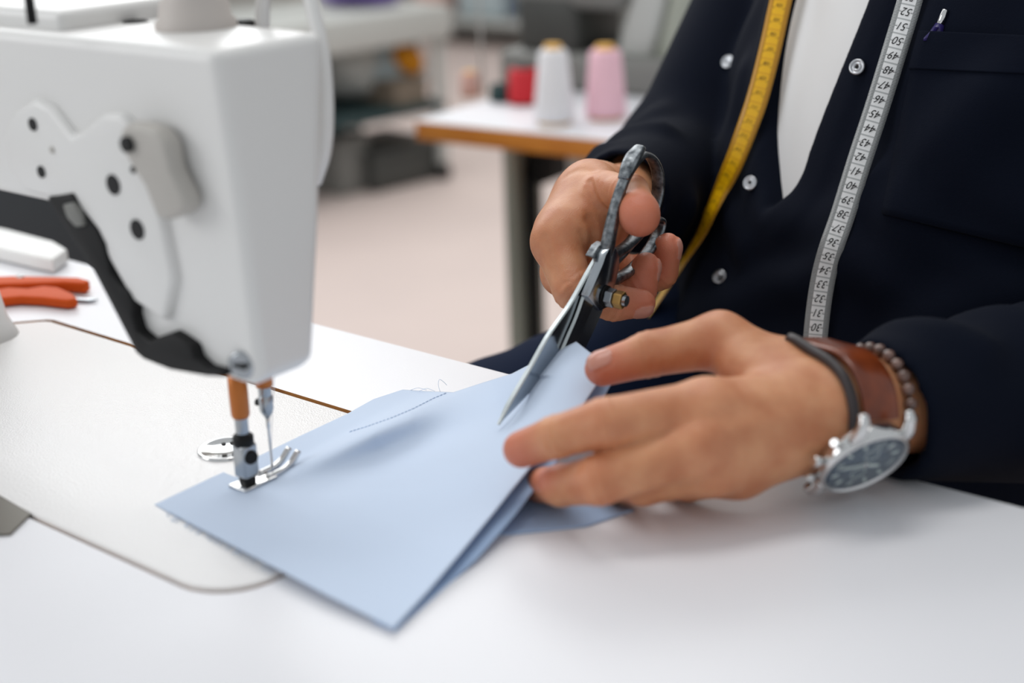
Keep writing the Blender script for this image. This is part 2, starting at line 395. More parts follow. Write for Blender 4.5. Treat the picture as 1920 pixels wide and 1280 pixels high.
# needle bar
nb = onz(511, 880, T + 0.002)[:2]
def nz(z): return np.array([nb[0], nb[1], T + z])
lathe('needle_bar', [(0.0030, 0.0405), (0.0033, 0.042), (0.0033, 0.12)], nz(0), (0, 0, 1), M['steel'], mc, 24)
lathe('needle_clamp', [(0.0012, 0.0305), (0.0030, 0.0335), (0.0036, 0.0355), (0.0036, 0.042), (0.0030, 0.043)], nz(0), (0, 0, 1), M['steel'], mc, 24)
lathe('needle_screw', [(0.0018, 0.0), (0.0018, 0.004)], nz(0.038) + np.array([-0.002, 0, 0]), (-1, -0.3, 0), M['black'], mc, 16)
lathe('needle_bushing', [(0.0042, 0.0475), (0.0044, 0.05), (0.0044, 0.075)], nz(0), (0, 0, 1), M['bushing'], mc, 24)
lathe('needle', [(0.0002, 0.0005), (0.0006, 0.004), (0.0007, 0.024), (0.0011, 0.026), (0.0011, 0.034)], nz(0), (0, 0, 1), M['chrome'], mc, 12)
tube('needle_thread', spline([nz(0.034) + np.array([0.004, 0.004, 0.02]), nz(0.02) + np.array([0.0016, 0, 0]), nz(0.003) + np.array([0.0006, 0, 0])], 10), 0.00022, M['thread_white'], mc, 6)
# round slide plate in the bed
sp = onz(424, 846, T)
lathe('slide_plate', [(0.0148, -0.002), (0.0148, 0.0018), (0.0138, 0.0024), (0.0128, 0.0016), (0.002, 0.0015)], sp, (0, 0, 1), M['chrome'], mc, 48)
for px, py in ((420, 838), (436, 836)):
    q = onz(px, py, T); lathe('plate_hole', [(0.0012, 0), (0.0012, 0.0022)], q, (0, 0, 1), M['hole'], mc, 16)
q = onz(478, 893, T)
tp = [q + np.array([0.021 * math.cos(a), 0.021 * math.sin(a), 0.0003]) for a in np.linspace(0, 2 * math.pi, 49)[:-1]]
tube('plate_rim', tp, 0.0004, M['steel'], mc, 6, closed=True)
# things on top of the arm
tz = T + 0.222
box('top_cover', (-0.46, -0.036, tz - 0.002), (-0.062, 0.034, tz + 0.010), M['casing'], mc, 0.004, seg=3)
q = np.array([-0.012, 0.001, tz])
lathe('tension_post', [(0.0185, -0.003), (0.0185, 0.004), (0.0165, 0.006), (0.0155, 0.0125), (0.0130, 0.015), (0.0115, 0.022), (0.0112, 0.060), (0.0100, 0.062)], q, (0, 0, 1), M['beigeplastic'], mc, 32)
for px, py, r in ((255, 46, 0.0062), (322, 31, 0.005), (456, 45, 0.0055)):
    p = onz(px, py, tz); lathe('oil_plug', [(r, -0.002), (r, 0.0012), (r * .8, 0.002)], p, (0, 0, 1), M['black'], mc, 24)
p = onz(60, 36, tz + 0.01); lathe('thread_pin', [(0.0022, -0.002), (0.0020, 0.05)], p, (0, 0, 1), M['black'], mc, 12)
lp = [ony(492, 52, 0.028), ony(494, 0, 0.03), ony(510, -70, 0.03), ony(545, -90, 0.03), ony(574, -30, 0.028), ony(592, 40, 0.025), ony(606, 110, 0.022), ony(612, 200, 0.020), ony(608, 280, 0.020), ony(590, 340, 0.020)]
tube('guide_hose', spline(lp, 60), 0.0034, M['casing'], mc, 12)
# ------------------------------------------------------------------ blue cloth
hpts = [  # x, y on the photograph's ray, height above the table in mm
 (290, 945, 1.2), (400, 1000, 3.0), (520, 1065, 5.0), (620, 1117, 4.5), (738, 1176, 3.0),
 (390, 898, 1.0), (450, 912, 0.9), (480, 860, 0.9), (500, 900, 0.9), (560, 822, 0.9), (650, 777, 1.0), (700, 752, 1.0), (755, 731, 1.0), (800, 734, 1.6), (850, 736, 5.0), (700, 790, 1.0), (640, 830, 1.0), (780, 815, 4.0), (850, 790, 7.0), (920, 760, 13.0), (620, 890, 1.5),
 (960, 701, 26.0), (1020, 668, 36.0), (1080, 641, 47.0), (1050, 690, 42.0), (1000, 740, 30.0), (935, 800, 17.0),
 (1140, 690, 43.0), (1120, 705, 42.0), (1130, 730, 38.0), (1085, 780, 32.0), (1040, 830, 26.0), (985, 882, 19.5), (960, 850, 20.0), (930, 950, 12.0), (860, 1040, 7.0), (800, 1110, 4.0),
 (480, 980, 3.0), (600, 1000, 3.5), (700, 930, 4.0), (800, 900, 7.0), (880, 860, 13.0), (700, 1050, 4.0), (800, 1000, 6.0), (620, 950, 3.0)]
hp_ = np.array(hpts, float)
def tps(xy, val, lam=1e-3):
    n = len(xy); d = np.linalg.norm(xy[:, None] - xy[None], axis=2) / 200
    K = d * d * np.log(d + 1e-9) + lam * np.eye(n); Pm = np.c_[np.ones(n), xy / 200]
    A = np.block([[K, Pm], [Pm.T, np.zeros((3, 3))]]); s = np.linalg.solve(A, np.r_[val, 0, 0, 0])
    def f(q):
        dd = np.linalg.norm(q[:, None] - xy[None], axis=2) / 200
        return (dd * dd * np.log(dd + 1e-9)) @ s[:n] + np.c_[np.ones(len(q)), q / 200] @ s[n:]
    return f
hbase = tps(hp_[:, :2], hp_[:, 2], 0.02)
CREST = spline([(520, 893), (600, 856), (700, 806), (790, 766), (870, 737), (950, 706)], 700)
def hgt(q):
    q = np.asarray(q, float); h = hbase(q); d = np.linalg.norm(q[:, None] - CREST[None], axis=2); i = d.argmin(1); dm = d[np.arange(len(q)), i]
    side = np.sign(q[:, 1] - np.interp(q[:, 0], CREST[:, 0], CREST[:, 1])); f = i / 699.0
    A = (1 - np.clip((f - 0.55) / 0.38, 0, 1)) * 12.0 * np.clip(f / 0.40, 0, 1) * np.clip((q[:, 0] - 500) / 60, 0, 1)
    wlo = 24.0 + 22 * f; whi = 9.0 + 9 * f
    return h + A * np.where(side > 0, np.exp(-(dm / wlo) ** 2), np.exp(-(dm / whi) ** 2)) - 1.2 * np.exp(-((dm - 62) / 22) ** 2) * (side > 0) * np.clip(f * 3, 0, 1)
def polyl(pts, n):
    p = np.array(pts, float); L = np.r_[0, np.cumsum(np.linalg.norm(np.diff(p, axis=0), axis=1))]; q = np.linspace(0, L[-1], n)
    return np.c_[np.interp(q, L, p[:, 0]), np.interp(q, L, p[:, 1])]
def coons(e_ab, e_dc, e_ad, e_bc, n, m):
    ab, dc = polyl(e_ab, n), polyl(e_dc, n); ad, bc = polyl(e_ad, m), polyl(e_bc, m)
    s = np.linspace(0, 1, n)[:, None, None]; t = np.linspace(0, 1, m)[None, :, None]
    return (1 - t) * ab[:, None] + t * dc[:, None] + (1 - s) * ad[None] + s * bc[None] - ((1 - s) * (1 - t) * ab[0] + s * (1 - t) * ab[-1] + (1 - s) * t * dc[0] + s * t * dc[-1])
def sheet(name, Q, hfun, m, parent, thick=0.0006):
    n, k, _ = Q.shape; q = Q.reshape(-1, 2); h = hfun(q)
    top = np.array([onz(x, y, T + hh / 1000) for (x, y), hh in zip(q, h)])
    vs = list(top) + [p - [0, 0, thick] for p in top]; N = n * k; fs = []
    for i in range(n - 1):
        for j in range(k - 1):
            a, b, c, d = i * k + j, i * k + j + 1, (i + 1) * k + j + 1, (i + 1) * k + j
            fs.append((a, b, c, d)); fs.append((d + N, c + N, b + N, a + N))
    rim = [j for j in range(k)] + [i * k + k - 1 for i in range(1, n)] + [(n - 1) * k + j for j in range(k - 2, -1, -1)] + [i * k for i in range(n - 2, 0, -1)]
    for a, b in zip(rim, rim[1:] + rim[:1]): fs.append((a, a + N, b + N, b))
    bm = bmesh.new(); V = [bm.verts.new(tuple(v)) for v in vs]
    for f in fs: bm.faces.new([V[i] for i in f])
    return from_bm(name, bm, m, parent)
fab = thing('fabric_piece', 'pale blue cotton piece under the presser foot, being cut by the shears', 'fabric', onz(600, 930, T))
far_edge = [(755, 730), (800, 733), (850, 735), (905, 717), (960, 700), (1020, 669), (1080, 640)]
right_edge = [(738, 1177), (800, 1110), (860, 1040), (930, 955), (990, 880), (1045, 815), (1092, 760), (1122, 715), (1138, 685), (1080, 640)]
Q = coons([(290, 945), (385, 900), (480, 857), (560, 818), (650, 776), (700, 748), (755, 730)], right_edge,
          [(290, 945), (400, 1002), (520, 1065), (620, 1118), (738, 1177)], far_edge, 150, 150)
wv = lambda q: np.maximum(hgt(q), 0.7)
sheet('upper_layer', Q, wv, M['cloth'], fab)
# lower layer, turned under along the right edge
ul = [(700, 1165), (800, 1080), (880, 985), (950, 900), (1010, 830), (1060, 770), (1100, 715), (1110, 680)]
ur = [(742, 1182), (815, 1118), (895, 1045), (965, 965), (1018, 895), (1075, 830), (1122, 760), (1150, 712)]
def hlow(q):
    g = np.clip(hgt(q) - 5.0, 0.25, None)
    return g
Q2 = coons(ul, ur, [ul[0], ur[0]], [ul[-1], ur[-1]], 60, 14)
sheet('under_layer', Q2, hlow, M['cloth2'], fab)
bk = coons([(880, 1000), (960, 935), (1010, 900)], [(960, 1000), (1100, 985), (1190, 955)], [(880, 1000), (960, 1000)], [(1010, 900), (1190, 955)], 20, 20)
sheet('flat_blue_sheet', bk, lambda q: np.full(len(q), 0.9), M['cloth2'], fab)  # flat bluish sheet lying low on the table beside the under layer
# stitched seam: short dashes lying on the upper layer
st = polyl([(836, 737), (812, 747), (775, 766), (735, 783), (690, 799), (650, 811)], 56)
bm = bmesh.new()
for i in range(0, 54, 2):
    a, b = (onz(x, y, T + (wv(np.array([[x, y]]))[0] + 0.35) / 1000) for x, y in (st[i], st[i] + (st[i + 1] - st[i]) * 1.35))
    vs, fs = tube_geo([a, (a + b) / 2 + [0, 0, 0.00025], b], 0.00038, 6)
    V = [bm.verts.new(tuple(v)) for v in vs]; [bm.faces.new([V[k] for k in f]) for f in fs]
from_bm('stitching', bm, M['stitch'], fab)
for pts in ([(826, 736, 4), (822, 722, 8), (824, 711, 11), (832, 716, 9), (838, 722, 6)], [(770, 731, 1.2), (784, 727, 3), (800, 731, 2)], [(786, 733, 2), (800, 728, 4), (815, 733, 3)]):
    tube('loose_thread', spline([onz(x, y, T + h / 1000) for x, y, h in pts], 16), 0.00013, M['stitch'], fab, 5)
fr = polyl([(300, 950), (400, 1003), (520, 1066)], 60)
bm = bmesh.new()
for x, y in fr[3:]:
    if rng.random() < 0.6:
        a = onz(x, y - 1, T + 0.0022); b = a + [rng.normal(0, .0012), -0.002 - 0.002 * rng.random(), -0.0012]
        vs, fs = tube_geo([a, (a + b) / 2, b], 0.00016, 5); V = [bm.verts.new(tuple(v)) for v in vs]; [bm.faces.new([V[k] for k in f]) for f in fs]
tag(from_bm('frayed_edge', bm, M['stitch'], fab), kind='stuff')
# ------------------------------------------------------------------ tailor's shears
SW = camv(1, -0.25, 0.6)                                    # pivot axis
SP = at(1118, 552, 0.775)                                   # pivot
def onplane(px, py, w):
    d = ray(px, py); o = SP + SW * w; return C + d * (((o - C) @ SW) / (d @ SW))
SU = nrm(onplane(935, 795, 0) - SP); SV = nrm(np.cross(SW, SU)); SV = SV if SV[2] > 0 else -SV
def suv(u, v, w): return SP + SU * u + SV * v + SW * w
def s2(px, py, w=0): q = onplane(px, py, w) - SP; return np.array([q @ SU, q @ SV])
sh = thing('tailor_shears', 'steel tailoring shears with worn dark iron bows cutting the blue cloth', 'scissors', SP)
def splate(name, px, wref, w0, w1, m, bev=0.0005):
    uv = [s2(x, y, wref) for x, y in px]
    a = [suv(u, v, w0) for u, v in uv]; b = [suv(u, v, w1) for u, v in uv]
    return bevel(prism(name, a, b, m, sh, smooth=True), bev, 2, 0.5)
# blade nearer the left, on top of the cloth
up_spine = [(1122, 484), (1104, 515), (1072, 572), (1033, 628), (998, 690), (964, 748), (937, 797)]
up_edge = [(945, 786), (985, 745), (1025, 700), (1055, 648), (1092, 590), (1125, 562), (1140, 525)]
sp_uv = spline([s2(x, y, -0.0004) for x, y in up_spine], 24); ed_uv = spline([s2(x, y, -0.0004) for x, y in up_edge], 24)[::-1]
bm = bmesh.new(); rows = []
for (su, sv), (eu, ev) in zip(sp_uv, ed_uv):
    tap = min(1.0, 0.25 + np.hypot(su - eu, sv - ev) / 0.012)
    pr = [suv(eu, ev, -0.0004), suv(su, sv, -0.0004), suv(su, sv + 0.0006, -0.0010), suv(su, sv, -0.0030 * tap - 0.0004), suv(su * .55 + eu * .45, sv * .55 + ev * .45, -0.0032 * tap - 0.0004), suv(eu, ev, -0.0008)]
    rows.append([bm.verts.new(tuple(p)) for p in pr])
for a, b in zip(rows[:-1], rows[1:]):
    for i in range(6): bm.faces.new((a[i], a[(i + 1) % 6], b[(i + 1) % 6], b[i]))
bm.faces.new(rows[0][::-1]); bm.faces.new(rows[-1])
for f in bm.faces: f.material_index = 0
o = from_bm('upper_blade', bm, [M['blade'], M['edge']], sh, smooth=False)
for k, p in enumerate(o.data.polygons):
    if k < 23 * 6 and k % 6 in (1, 2): p.material_index = 1
# lower blade, below the cloth
lo_edge = [(1092, 552), (1078, 592), (1060, 634), (1040, 682), (1022, 720), (1004, 752)]
lo_back = [(1000, 762), (1030, 735), (1062, 690), (1086, 650), (1110, 600), (1124, 566)]
lu = spline([s2(x, y, 0.0004) for x, y in lo_edge], 20); lb = spline([s2(x, y, 0.0004) for x, y in lo_back], 20)[::-1]
bm = bmesh.new(); rows = []
for (eu, ev), (su, sv) in zip(lu, lb):
    pr = [suv(eu, ev, 0.0003), suv(eu, ev - 0.0004, 0.0020), suv(eu * .6 + su * .4, ev * .6 + sv * .4, 0.0040), suv(su, sv, 0.0042), suv(su, sv, 0.0003)]
    rows.append([bm.verts.new(tuple(p)) for p in pr])
for a, b in zip(rows[:-1], rows[1:]):
    for i in range(5): bm.faces.new((a[i], a[(i + 1) % 5], b[(i + 1) % 5], b[i]))
bm.faces.new(rows[0][::-1]); bm.faces.new(rows[-1])
o = from_bm('lower_blade', bm, [M['blade'], M['edge']], sh, smooth=False)
for k, p in enumerate(o.data.polygons):
    if k < 19 * 5 and k % 5 == 0: p.material_index = 1
# flat bar from the lower blade up to the thumb bow
bar = [(1088, 553), (1102, 520), (1114, 492), (1120, 474), (1130, 458), (1140, 462), (1146, 478), (1146, 500), (1136, 540), (1128, 570), (1110, 580)]
splate('blade_tang', bar, 0.0004, 0.0003, 0.0056, M['blade'], 0.0006)
hook = [(1104, 480), (1116, 460), (1126, 452), (1132, 462), (1122, 482), (1112, 484)]
splate('stop_hook', hook, -0.002, -0.0046, 0.0004, M['iron'], 0.0006)
# bows: swept bars in the plane of the shears
def bow(name, uv, wid, thk, closed, w=0.0025, n=90):
    c = spline([(u / 1000, v / 1000) for u, v in uv], n); vs, fs = [], []
    wid = np.interp(np.linspace(0, 1, len(c)), np.linspace(0, 1, len(wid)), np.array(wid) / 1000)
    thk = np.interp(np.linspace(0, 1, len(c)), np.linspace(0, 1, len(thk)), np.array(thk) / 1000)
    tg = np.gradient(c, axis=0); tg /= np.linalg.norm(tg, axis=1)[:, None]; nm = np.c_[-tg[:, 1], tg[:, 0]]
    K = 12
    for i in range(len(c)):
        for k in range(K):
            a = 2 * math.pi * k / K; ca, sa = math.cos(a), math.sin(a)
            p = abs(ca) ** 0.7 * np.sign(ca); q = abs(sa) ** 0.7 * np.sign(sa)
            uvp = c[i] + nm[i] * q * thk[i] / 2; vs.append(suv(uvp[0], uvp[1], w + p * wid[i] / 2))
    for i in range(len(c) - 1):
        for k in range(K): fs.append((i * K + k, i * K + (k + 1) % K, (i + 1) * K + (k + 1) % K, (i + 1) * K + k))
    fs.append(tuple(range(K))[::-1]); fs.append(tuple(range((len(c) - 1) * K, len(c) * K)))
    return mesh(name, vs, fs, M['iron'], sh)
bow('thumb_bow', [(-12, 16), (-17, 23), (-24, 31), (-34, 40.5), (-45, 46.5), (-56, 49), (-67, 47), (-75, 38), (-78, 26), (-74, 14), (-63, 7), (-48, 6), (-34, 8), (-22, 12), (-15, 15)],
    [6, 7, 7, 6, 6, 7, 7, 7.5, 8, 8, 8, 7.5, 7, 6, 5], [9, 9, 7, 5.5, 5, 4.5, 3.5, 3, 3, 3.2, 3.5, 4, 5, 6, 6], True)
bow('thumb_rest', [(-43, 47.5), (-50, 50.5), (-57, 52.5), (-65, 53)], [6.5, 9, 9.5, 7], [3.5, 5, 5, 4], False, n=30)
bow('finger_bow', [(-6, -1), (-14, -5), (-24, -9), (-34, -13.5), (-46, -17), (-60, -18.5), (-73, -17), (-80, -11.5), (-76, -5.5), (-64, -2), (-50, -0.5), (-36, 0.5), (-24, 2), (-14, 4), (-6, 5)],
    [6, 7, 8, 8, 8, 8, 8, 8, 8, 7, 7, 7, 6, 6, 5], [6, 7, 6, 4, 3.4, 3.2, 3.2, 3.2, 3.2, 3.2, 3.2, 3.4, 4, 5, 5], True, w=-0.0025)
st = [(1141, 536), (1144, 500), (1150, 499), (1156, 502), (1152, 520), (1148, 540)]
splate('bow_stop', st, 0.004, 0.0002, 0.0048, M['iron'], 0.0008)
# pivot bolt with its two nuts
lathe('pivot_bolt', [(0.003, -0.008), (0.003, 0.019)], SP, SW, M['steel'], sh, 20)
lathe('bolt_head', [(0.0045, -0.0075), (0.0052, -0.0068), (0.0052, -0.0046)], SP, SW, M['steel'], sh, 24)
lathe('washer', [(0.0062, 0.0056), (0.0062, 0.0066)], SP, SW, M['black'], sh, 24)
hexprism('steel_nut', SP + SW * 0.0066, SW, 0.0054, 0.0050, M['steel'], sh)
tag(hexprism('brass_nut', SP + SW * 0.0120, SW, 0.0051, 0.0052, M['brass'], sh), 'brass lock nut')
# ------------------------------------------------------------------ the person: hands
mm = 0.001
def J(px, py, d, r): return (at(px, py, d), r * mm)
def chain(P, js, k=0.0025, crease=()):
    d = None
    for (a, ra), (b, rb) in zip(js[:-1], js[1:]):
        q = rc(P, a, b, ra, rb); d = q if d is None else smin(d, q, k)
    for i in crease:                           # shallow skin folds over the joints
        a = js[i][0]; t = nrm(js[i + 1][0] - js[i - 1][0]); s = (P - a) @ t
        near = np.exp(-(np.linalg.norm(P - a, axis=1) / (2.0 * js[i][1])) ** 4)
        d = d + near * (0.00045 * np.exp(-(s / 0.0011) ** 2) + 0.0003 * np.exp(-((s - 0.0042) / 0.001) ** 2) + 0.0003 * np.exp(-((s + 0.0042) / 0.001) ** 2))
    return d
def nailframe(js, n):
    a = nrm(js[-1][0] - js[-2][0]); n = np.asarray(n, float); n = nrm(n - a * (n @ a)); return js[-1][0], a, n, np.cross(a, n), js[-1][1]
def nail_box(P, fr):
    o, a, n, b, r = fr; q = P - o; s, h, w = q @ a, q @ n, q @ b
    w0, L0, L1 = 0.64 * r, -0.62 * r, 0.84 * r
    e = np.sqrt((np.maximum(np.abs(w) - w0 * .55, 0) / .45) ** 2 + 0) - w0 * 1.0
    sm = (L0 + L1) / 2; hl = (L1 - L0) / 2
    k = (np.abs(w) / w0) ** 2.6 + (np.abs(s - sm) / hl) ** 3.2
    return (k ** (1 / 3.0) - 1) * w0, h
class Hand:
    def __init__(s, palm, fingers, nails, kp, kf, extra=None, creases=None):
        s.palm, s.f, s.nails, s.kp, s.kf, s.extra, s.cr = palm, fingers, nails, kp, kf, extra, creases or {}
        s.fr = [nailframe(fingers[i], n) for i, n in nails]
    def sdf(s, P):
        p = None
        for a, b in s.palm:
            q = rc(P, a[0], b[0], a[1], b[1]); p = q if p is None else smin(p, q, s.kp)
        fs = []
        for i, js in enumerate(s.f):
            d = chain(P, js, 0.003, s.cr.get(i, ()))
            for (j, n), fr in zip(s.nails, s.fr):
                if j == i:
                    k, h = nail_box(P, fr)
                    plate = np.maximum(d - 0.00035, np.maximum(k, -(h - 0.0015)))
                    groove = 0.0005 * np.exp(-(k / 0.0007) ** 2) * (h > 0.0005)
                    d = np.minimum(d + groove, plate)
            fs.append(d)
        f = fs[0]
        for q in fs[1:]: f = smin(f, q, 0.0012)
        d = smin(p, f, s.kf)
        if s.extra is not None: d = s.extra(P, d)
        return d
# left hand: back of the hand to the camera, thumb on top
Lw = J(1577, 770, .671, 20)
Lim, Lmm, Lrm, Lpm = J(1325, 768, .645, 14.0), J(1305, 835, .637, 13.5), J(1335, 873, .646, 13), J(1385, 880, .660, 12.5)
Lthc = J(1495, 713, .688, 15)
LF = [[J(1350, 638, .700, 13.6), J(1215, 665, .700, 10.9), J(1130, 690, .699, 9.0)],
      [Lim, J(1135, 793, .632, 11.3), J(1042, 819, .640, 9.5), J(978, 842, .652, 8.6)],
      [Lmm, J(1125, 899, .632, 11.2), J(1052, 910, .654, 9.4), J(1005, 909, .684, 8.3)],
      [Lrm, J(1205, 903, .655, 10.6), J(1150, 905, .680, 9.2), J(1130, 890, .693, 8.0)],
      [Lpm, J(1290, 900, .670, 9.6), J(1240, 890, .690, 8.4), J(1230, 875, .700, 7.4)]]
Lpalm = [(Lw, Lim), (Lw, Lmm), (J(1568, 778, .666, 17), Lrm), (J(1566, 786, .674, 14), Lpm), (J(1583, 758, .674, 18), Lthc), (Lw, Lthc), (Lthc, LF[0][0]),
         (J(1480, 745, .670, 16), J(1390, 690, .684, 11.5)), (J(1460, 800, .672, 17), J(1340, 820, .668, 12))]
Elb_L = Lw[0] + camv(.848, .030, -.41) * 0.255
Lpalm += [(Lw, (Lw[0] + (Elb_L - Lw[0]) * 0.5, 25 * mm)), (J(1585, 758, .674, 18), (Lw[0] + camv(0, 1, 0) * 0.004 + (Elb_L - Lw[0]) * 0.5, 25 * mm))]
axL = nrm(Elb_L - Lw[0])
def extraL(P, d):
    # tendon and knuckle relief on the back of the hand
    for (a, ra), (b, rb) in ((Lw, Lim), (Lw, Lmm), (Lw, Lrm)):
        o = camv(0.05, 0.35, 0.93)
        A = a + o * (ra - 0.001) + (b - a) * .35; B = b + o * (rb - 0.0012)
        d = d - 0.0011 * np.exp(-(segdist(P, [A, B]) / 0.0042) ** 2)
    d = d - 0.0012 * np.exp(-(np.linalg.norm(P - (LF[0][1][0] + camv(0, 0.8, 0.6) * 0.0105), axis=1) / 0.007) ** 2)
    return d
HL = Hand(Lpalm, LF, [(0, camv(-0.05, 0.72, 0.70))], 0.012, 0.006, extraL, {0: (1,), 1: (1, 2), 2: (1, 2)})
# right hand: closed round the bows of the shears
Rw = J(1114, 384, .880, 20)
Rthc = J(1106, 352, .838, 13.5)
Rim, Rmm_, Rrm, Rpm = J(1043, 455, .803, 13.6), J(1058, 512, .824, 13), J(1085, 505, .842, 12.5), J(1115, 480, .862, 12)
RF = [[J(1136, 364, .808, 12.2), J(1181, 360, .787, 10.2), J(1197, 399, .769, 11.0), J(1200, 407, .7665, 10.6)],
      [Rim, J(1076, 543, .786, 11.4), J(1150, 567, .796, 10.2), J(1202, 569, .798, 8.2)],
      [Rmm_, J(1128, 552, .822, 10.6), J(1196, 541, .815, 10.6), J(1212, 501, .812, 8.6)],
      [Rrm, J(1165, 545, .850, 10.0), J(1240, 512, .836, 9.2), J(1252, 464, .828, 8.6)],
      [Rpm, J(1180, 510, .872, 9.4), J(1232, 492, .862, 8.2), J(1242, 474, .858, 7.2)]]
Rpalm = [(Rw, Rim), (Rw, Rmm_), (Rw, Rrm), (Rw, Rpm), (Rw, Rthc), (Rthc, RF[0][0]), (J(1110, 372, .835, 15), J(1072, 425, .805, 13)),
         (J(1120, 400, .85, 15), J(1090, 470, .835, 12)), (J(1104, 374, .832, 11.5), J(1092, 446, .810, 11.5)), (J(1088, 374, .848, 13), J(1052, 430, .815, 12))]
Elb_R = at(1290, 330, 1.10)
Rpalm.append((Rw, (Rw[0] + (Elb_R - Rw[0]) * 0.6, 24 * mm)))
def hand_hits(hand, pxs, t0=0.70):
    D_ = np.array([ray(*p) for p in pxs]); n = np.linalg.norm(D_, axis=1); t = np.full(len(D_), t0)
    for _ in range(60):
        q = hand.sdf(C + D_ * t[:, None]); t = t + np.where(q > 5e-5, np.maximum(q * 0.85 / n, 1e-4), 0)
    P = C + D_ * t[:, None]; return P[t < 1.05]
CR = []                                        # creases of the right hand: (points, depth, width)
def extraR(P, d):
    for pts, A, W in CR: d = d + A * np.exp(-(segdist(P, pts) / W) ** 2)
    return d
HR = Hand(Rpalm, RF, [(1, camv(0.25, -0.78, 0.55)), (2, camv(0.98, 0.1, 0.12)), (3, camv(0.97, -0.1, 0.20))], 0.013, 0.005, extraR, {0: (1,), 1: (1, 2), 2: (2,), 3: (2,)})
_new = []
for px, A, W in (([(1104, 338), (1109, 354), (1115, 372), (1124, 384), (1136, 394)], 0.0030, 0.0019),
                 ([(1098, 350), (1103, 366), (1112, 382), (1122, 393)], 0.0010, 0.0013),
                 ([(1106, 412), (1113, 426), (1115, 446), (1110, 466)], 0.0034, 0.0030),
                 ([(1098, 396), (1108, 406), (1118, 418)], 0.0007, 0.0012),
                 ([(1020, 446), (1030, 476), (1040, 505), (1050, 532)], 0.0011, 0.0026),
                 ([(1052, 524), (1062, 519), (1074, 519)], 0.0005, 0.0009), ([(1052, 531), (1064, 527), (1074, 528)], 0.0005, 0.0009), ([(1055, 517), (1064, 512), (1074, 512)], 0.0004, 0.0009),
                 ([(1088, 436), (1096, 452), (1099, 470)], 0.0006, 0.0013),
                 ([(1060, 330), (1085, 318), (1112, 320), (1140, 330)], 0.0007, 0.0030),
                 ([(1130, 345), (1133, 360), (1138, 376)], 0.0004, 0.0009), ([(1122, 340), (1125, 354), (1131, 370)], 0.0004, 0.0009)):
    h_ = hand_hits(HR, px)
    if len(h_) > 1: _new.append((h_, A, W))
CR += _new
axR = nrm(Elb_R - Rw[0])
def bounds(hand, pad=0.02):
    pts = np.array([j[0] for js in hand.f for j in js] + [q[0] for ab in hand.palm for q in ab]); rr = 0.033
    return pts.min(0) - rr - pad * 0, pts.max(0) + rr
def hand_mesh(hand, axis, w, cut, vox):
    lo, hi = bounds(hand); v, q = isosurface(hand.sdf, lo, hi, vox)
    bm = bmesh.new(); V = [bm.verts.new(tuple(p)) for p in v]
    for f in q:
        try: bm.faces.new([V[i] for i in f])
        except ValueError: pass
    pl = w + axis * cut
    bmesh.ops.bisect_plane(bm, geom=bm.verts[:] + bm.edges[:] + bm.faces[:], plane_co=tuple(pl), plane_no=tuple(axis), clear_outer=True)
    # keep the largest island only
    return bm, pl

# ------------------------------------------------------------------ torso, arms, clothes
def zt(z): return z + T
XC = 0.085
TH = math.radians(30); PIV = np.array([0.07, 0.43])
def loc(P):                                    # person's own axes: x to his left, y to his back
    c, s = math.cos(TH), math.sin(TH); q = P[:, :2] - PIV
    return np.c_[c * q[:, 0] - s * q[:, 1] + PIV[0], s * q[:, 0] + c * q[:, 1] + PIV[1], P[:, 2]]
def wld(p):
    c, s = math.cos(TH), math.sin(TH); q = np.asarray(p[:2]) - PIV
    return np.array([c * q[0] + s * q[1] + PIV[0], -s * q[0] + c * q[1] + PIV[1], p[2]])
def torso(P, off=0.0):
    P = loc(P)
    z = P[:, 2] - T; zc = np.clip(z, -0.30, 0.50)
    yc = 0.515 + 0.35 * np.clip(zc, -0.1, 0.30) - 0.02 * np.clip(-0.1 - zc, 0, 1) / 0.2
    a = 0.172 + 0.10 * np.clip(zc, -0.1, 0.3) + off; b = 0.130 + off
    sh_ = np.clip((zc - 0.36) / 0.14, 0, 1); a = a * (1 - 0.55 * sh_ ** 2); b = b * (1 - 0.45 * sh_ ** 2)
    x = np.abs(P[:, 0] - XC) / a; y = np.abs(P[:, 1] - yc) / b
    r = (x ** 2.5 + y ** 2.5) ** (1 / 2.5)
    d = (r - 1) * b * 0.95
    return smax(smax(d, z - 0.50 - off, 0.03), -0.30 - z, 0.03)
def cloth_many(pxs, off=0.0, fn=None):
    """first points on the jacket along pixel rays (rows of nan where a ray misses)"""
    D_ = np.array([ray(*p) for p in pxs]); n = np.linalg.norm(D_, axis=1); t = np.full(len(D_), 0.70)
    fn = fn or (lambda P: torso(P) - 0.010)
    for _ in range(90):
        q = fn(C + D_ * t[:, None]) - off; t = t + np.where(q > 1e-4, np.maximum(q * 0.9 / n, 1.5e-4), 0)
    out = C + D_ * t[:, None]; out[t > 1.45] = np.nan; return out
def cloth_front(px, py, off=0.0, fn=None):
    p = cloth_many([(px, py)], off, fn)[0]; return None if np.isnan(p[0]) else p
ShR = Elb_R + nrm(at(1452, -20, 1.14) - Elb_R) * 0.34; ShL = wld([XC + 0.185, 0.60, T + 0.375])
foldsT = [([(1290, 600), (1400, 562), (1500, 530), (1610, 492)], 0.007, 0.014),
          ([(1450, 400), (1520, 420), (1660, 400)], 0.004, 0.016),
          ([(1870, 180), (1760, 300), (1690, 430), (1660, 520)], 0.006, 0.018),
          ([(1640, 330), (1600, 400), (1585, 470)], 0.004, 0.012),
          ([(1330, 20), (1330, 160), (1345, 330), (1400, 470)], 0.006, 0.010),
          ([(1395, 140), (1370, 250), (1375, 330)], 0.003, 0.012),
          ([(1700, 640), (1800, 590), (1920, 560)], 0.007, 0.016)]
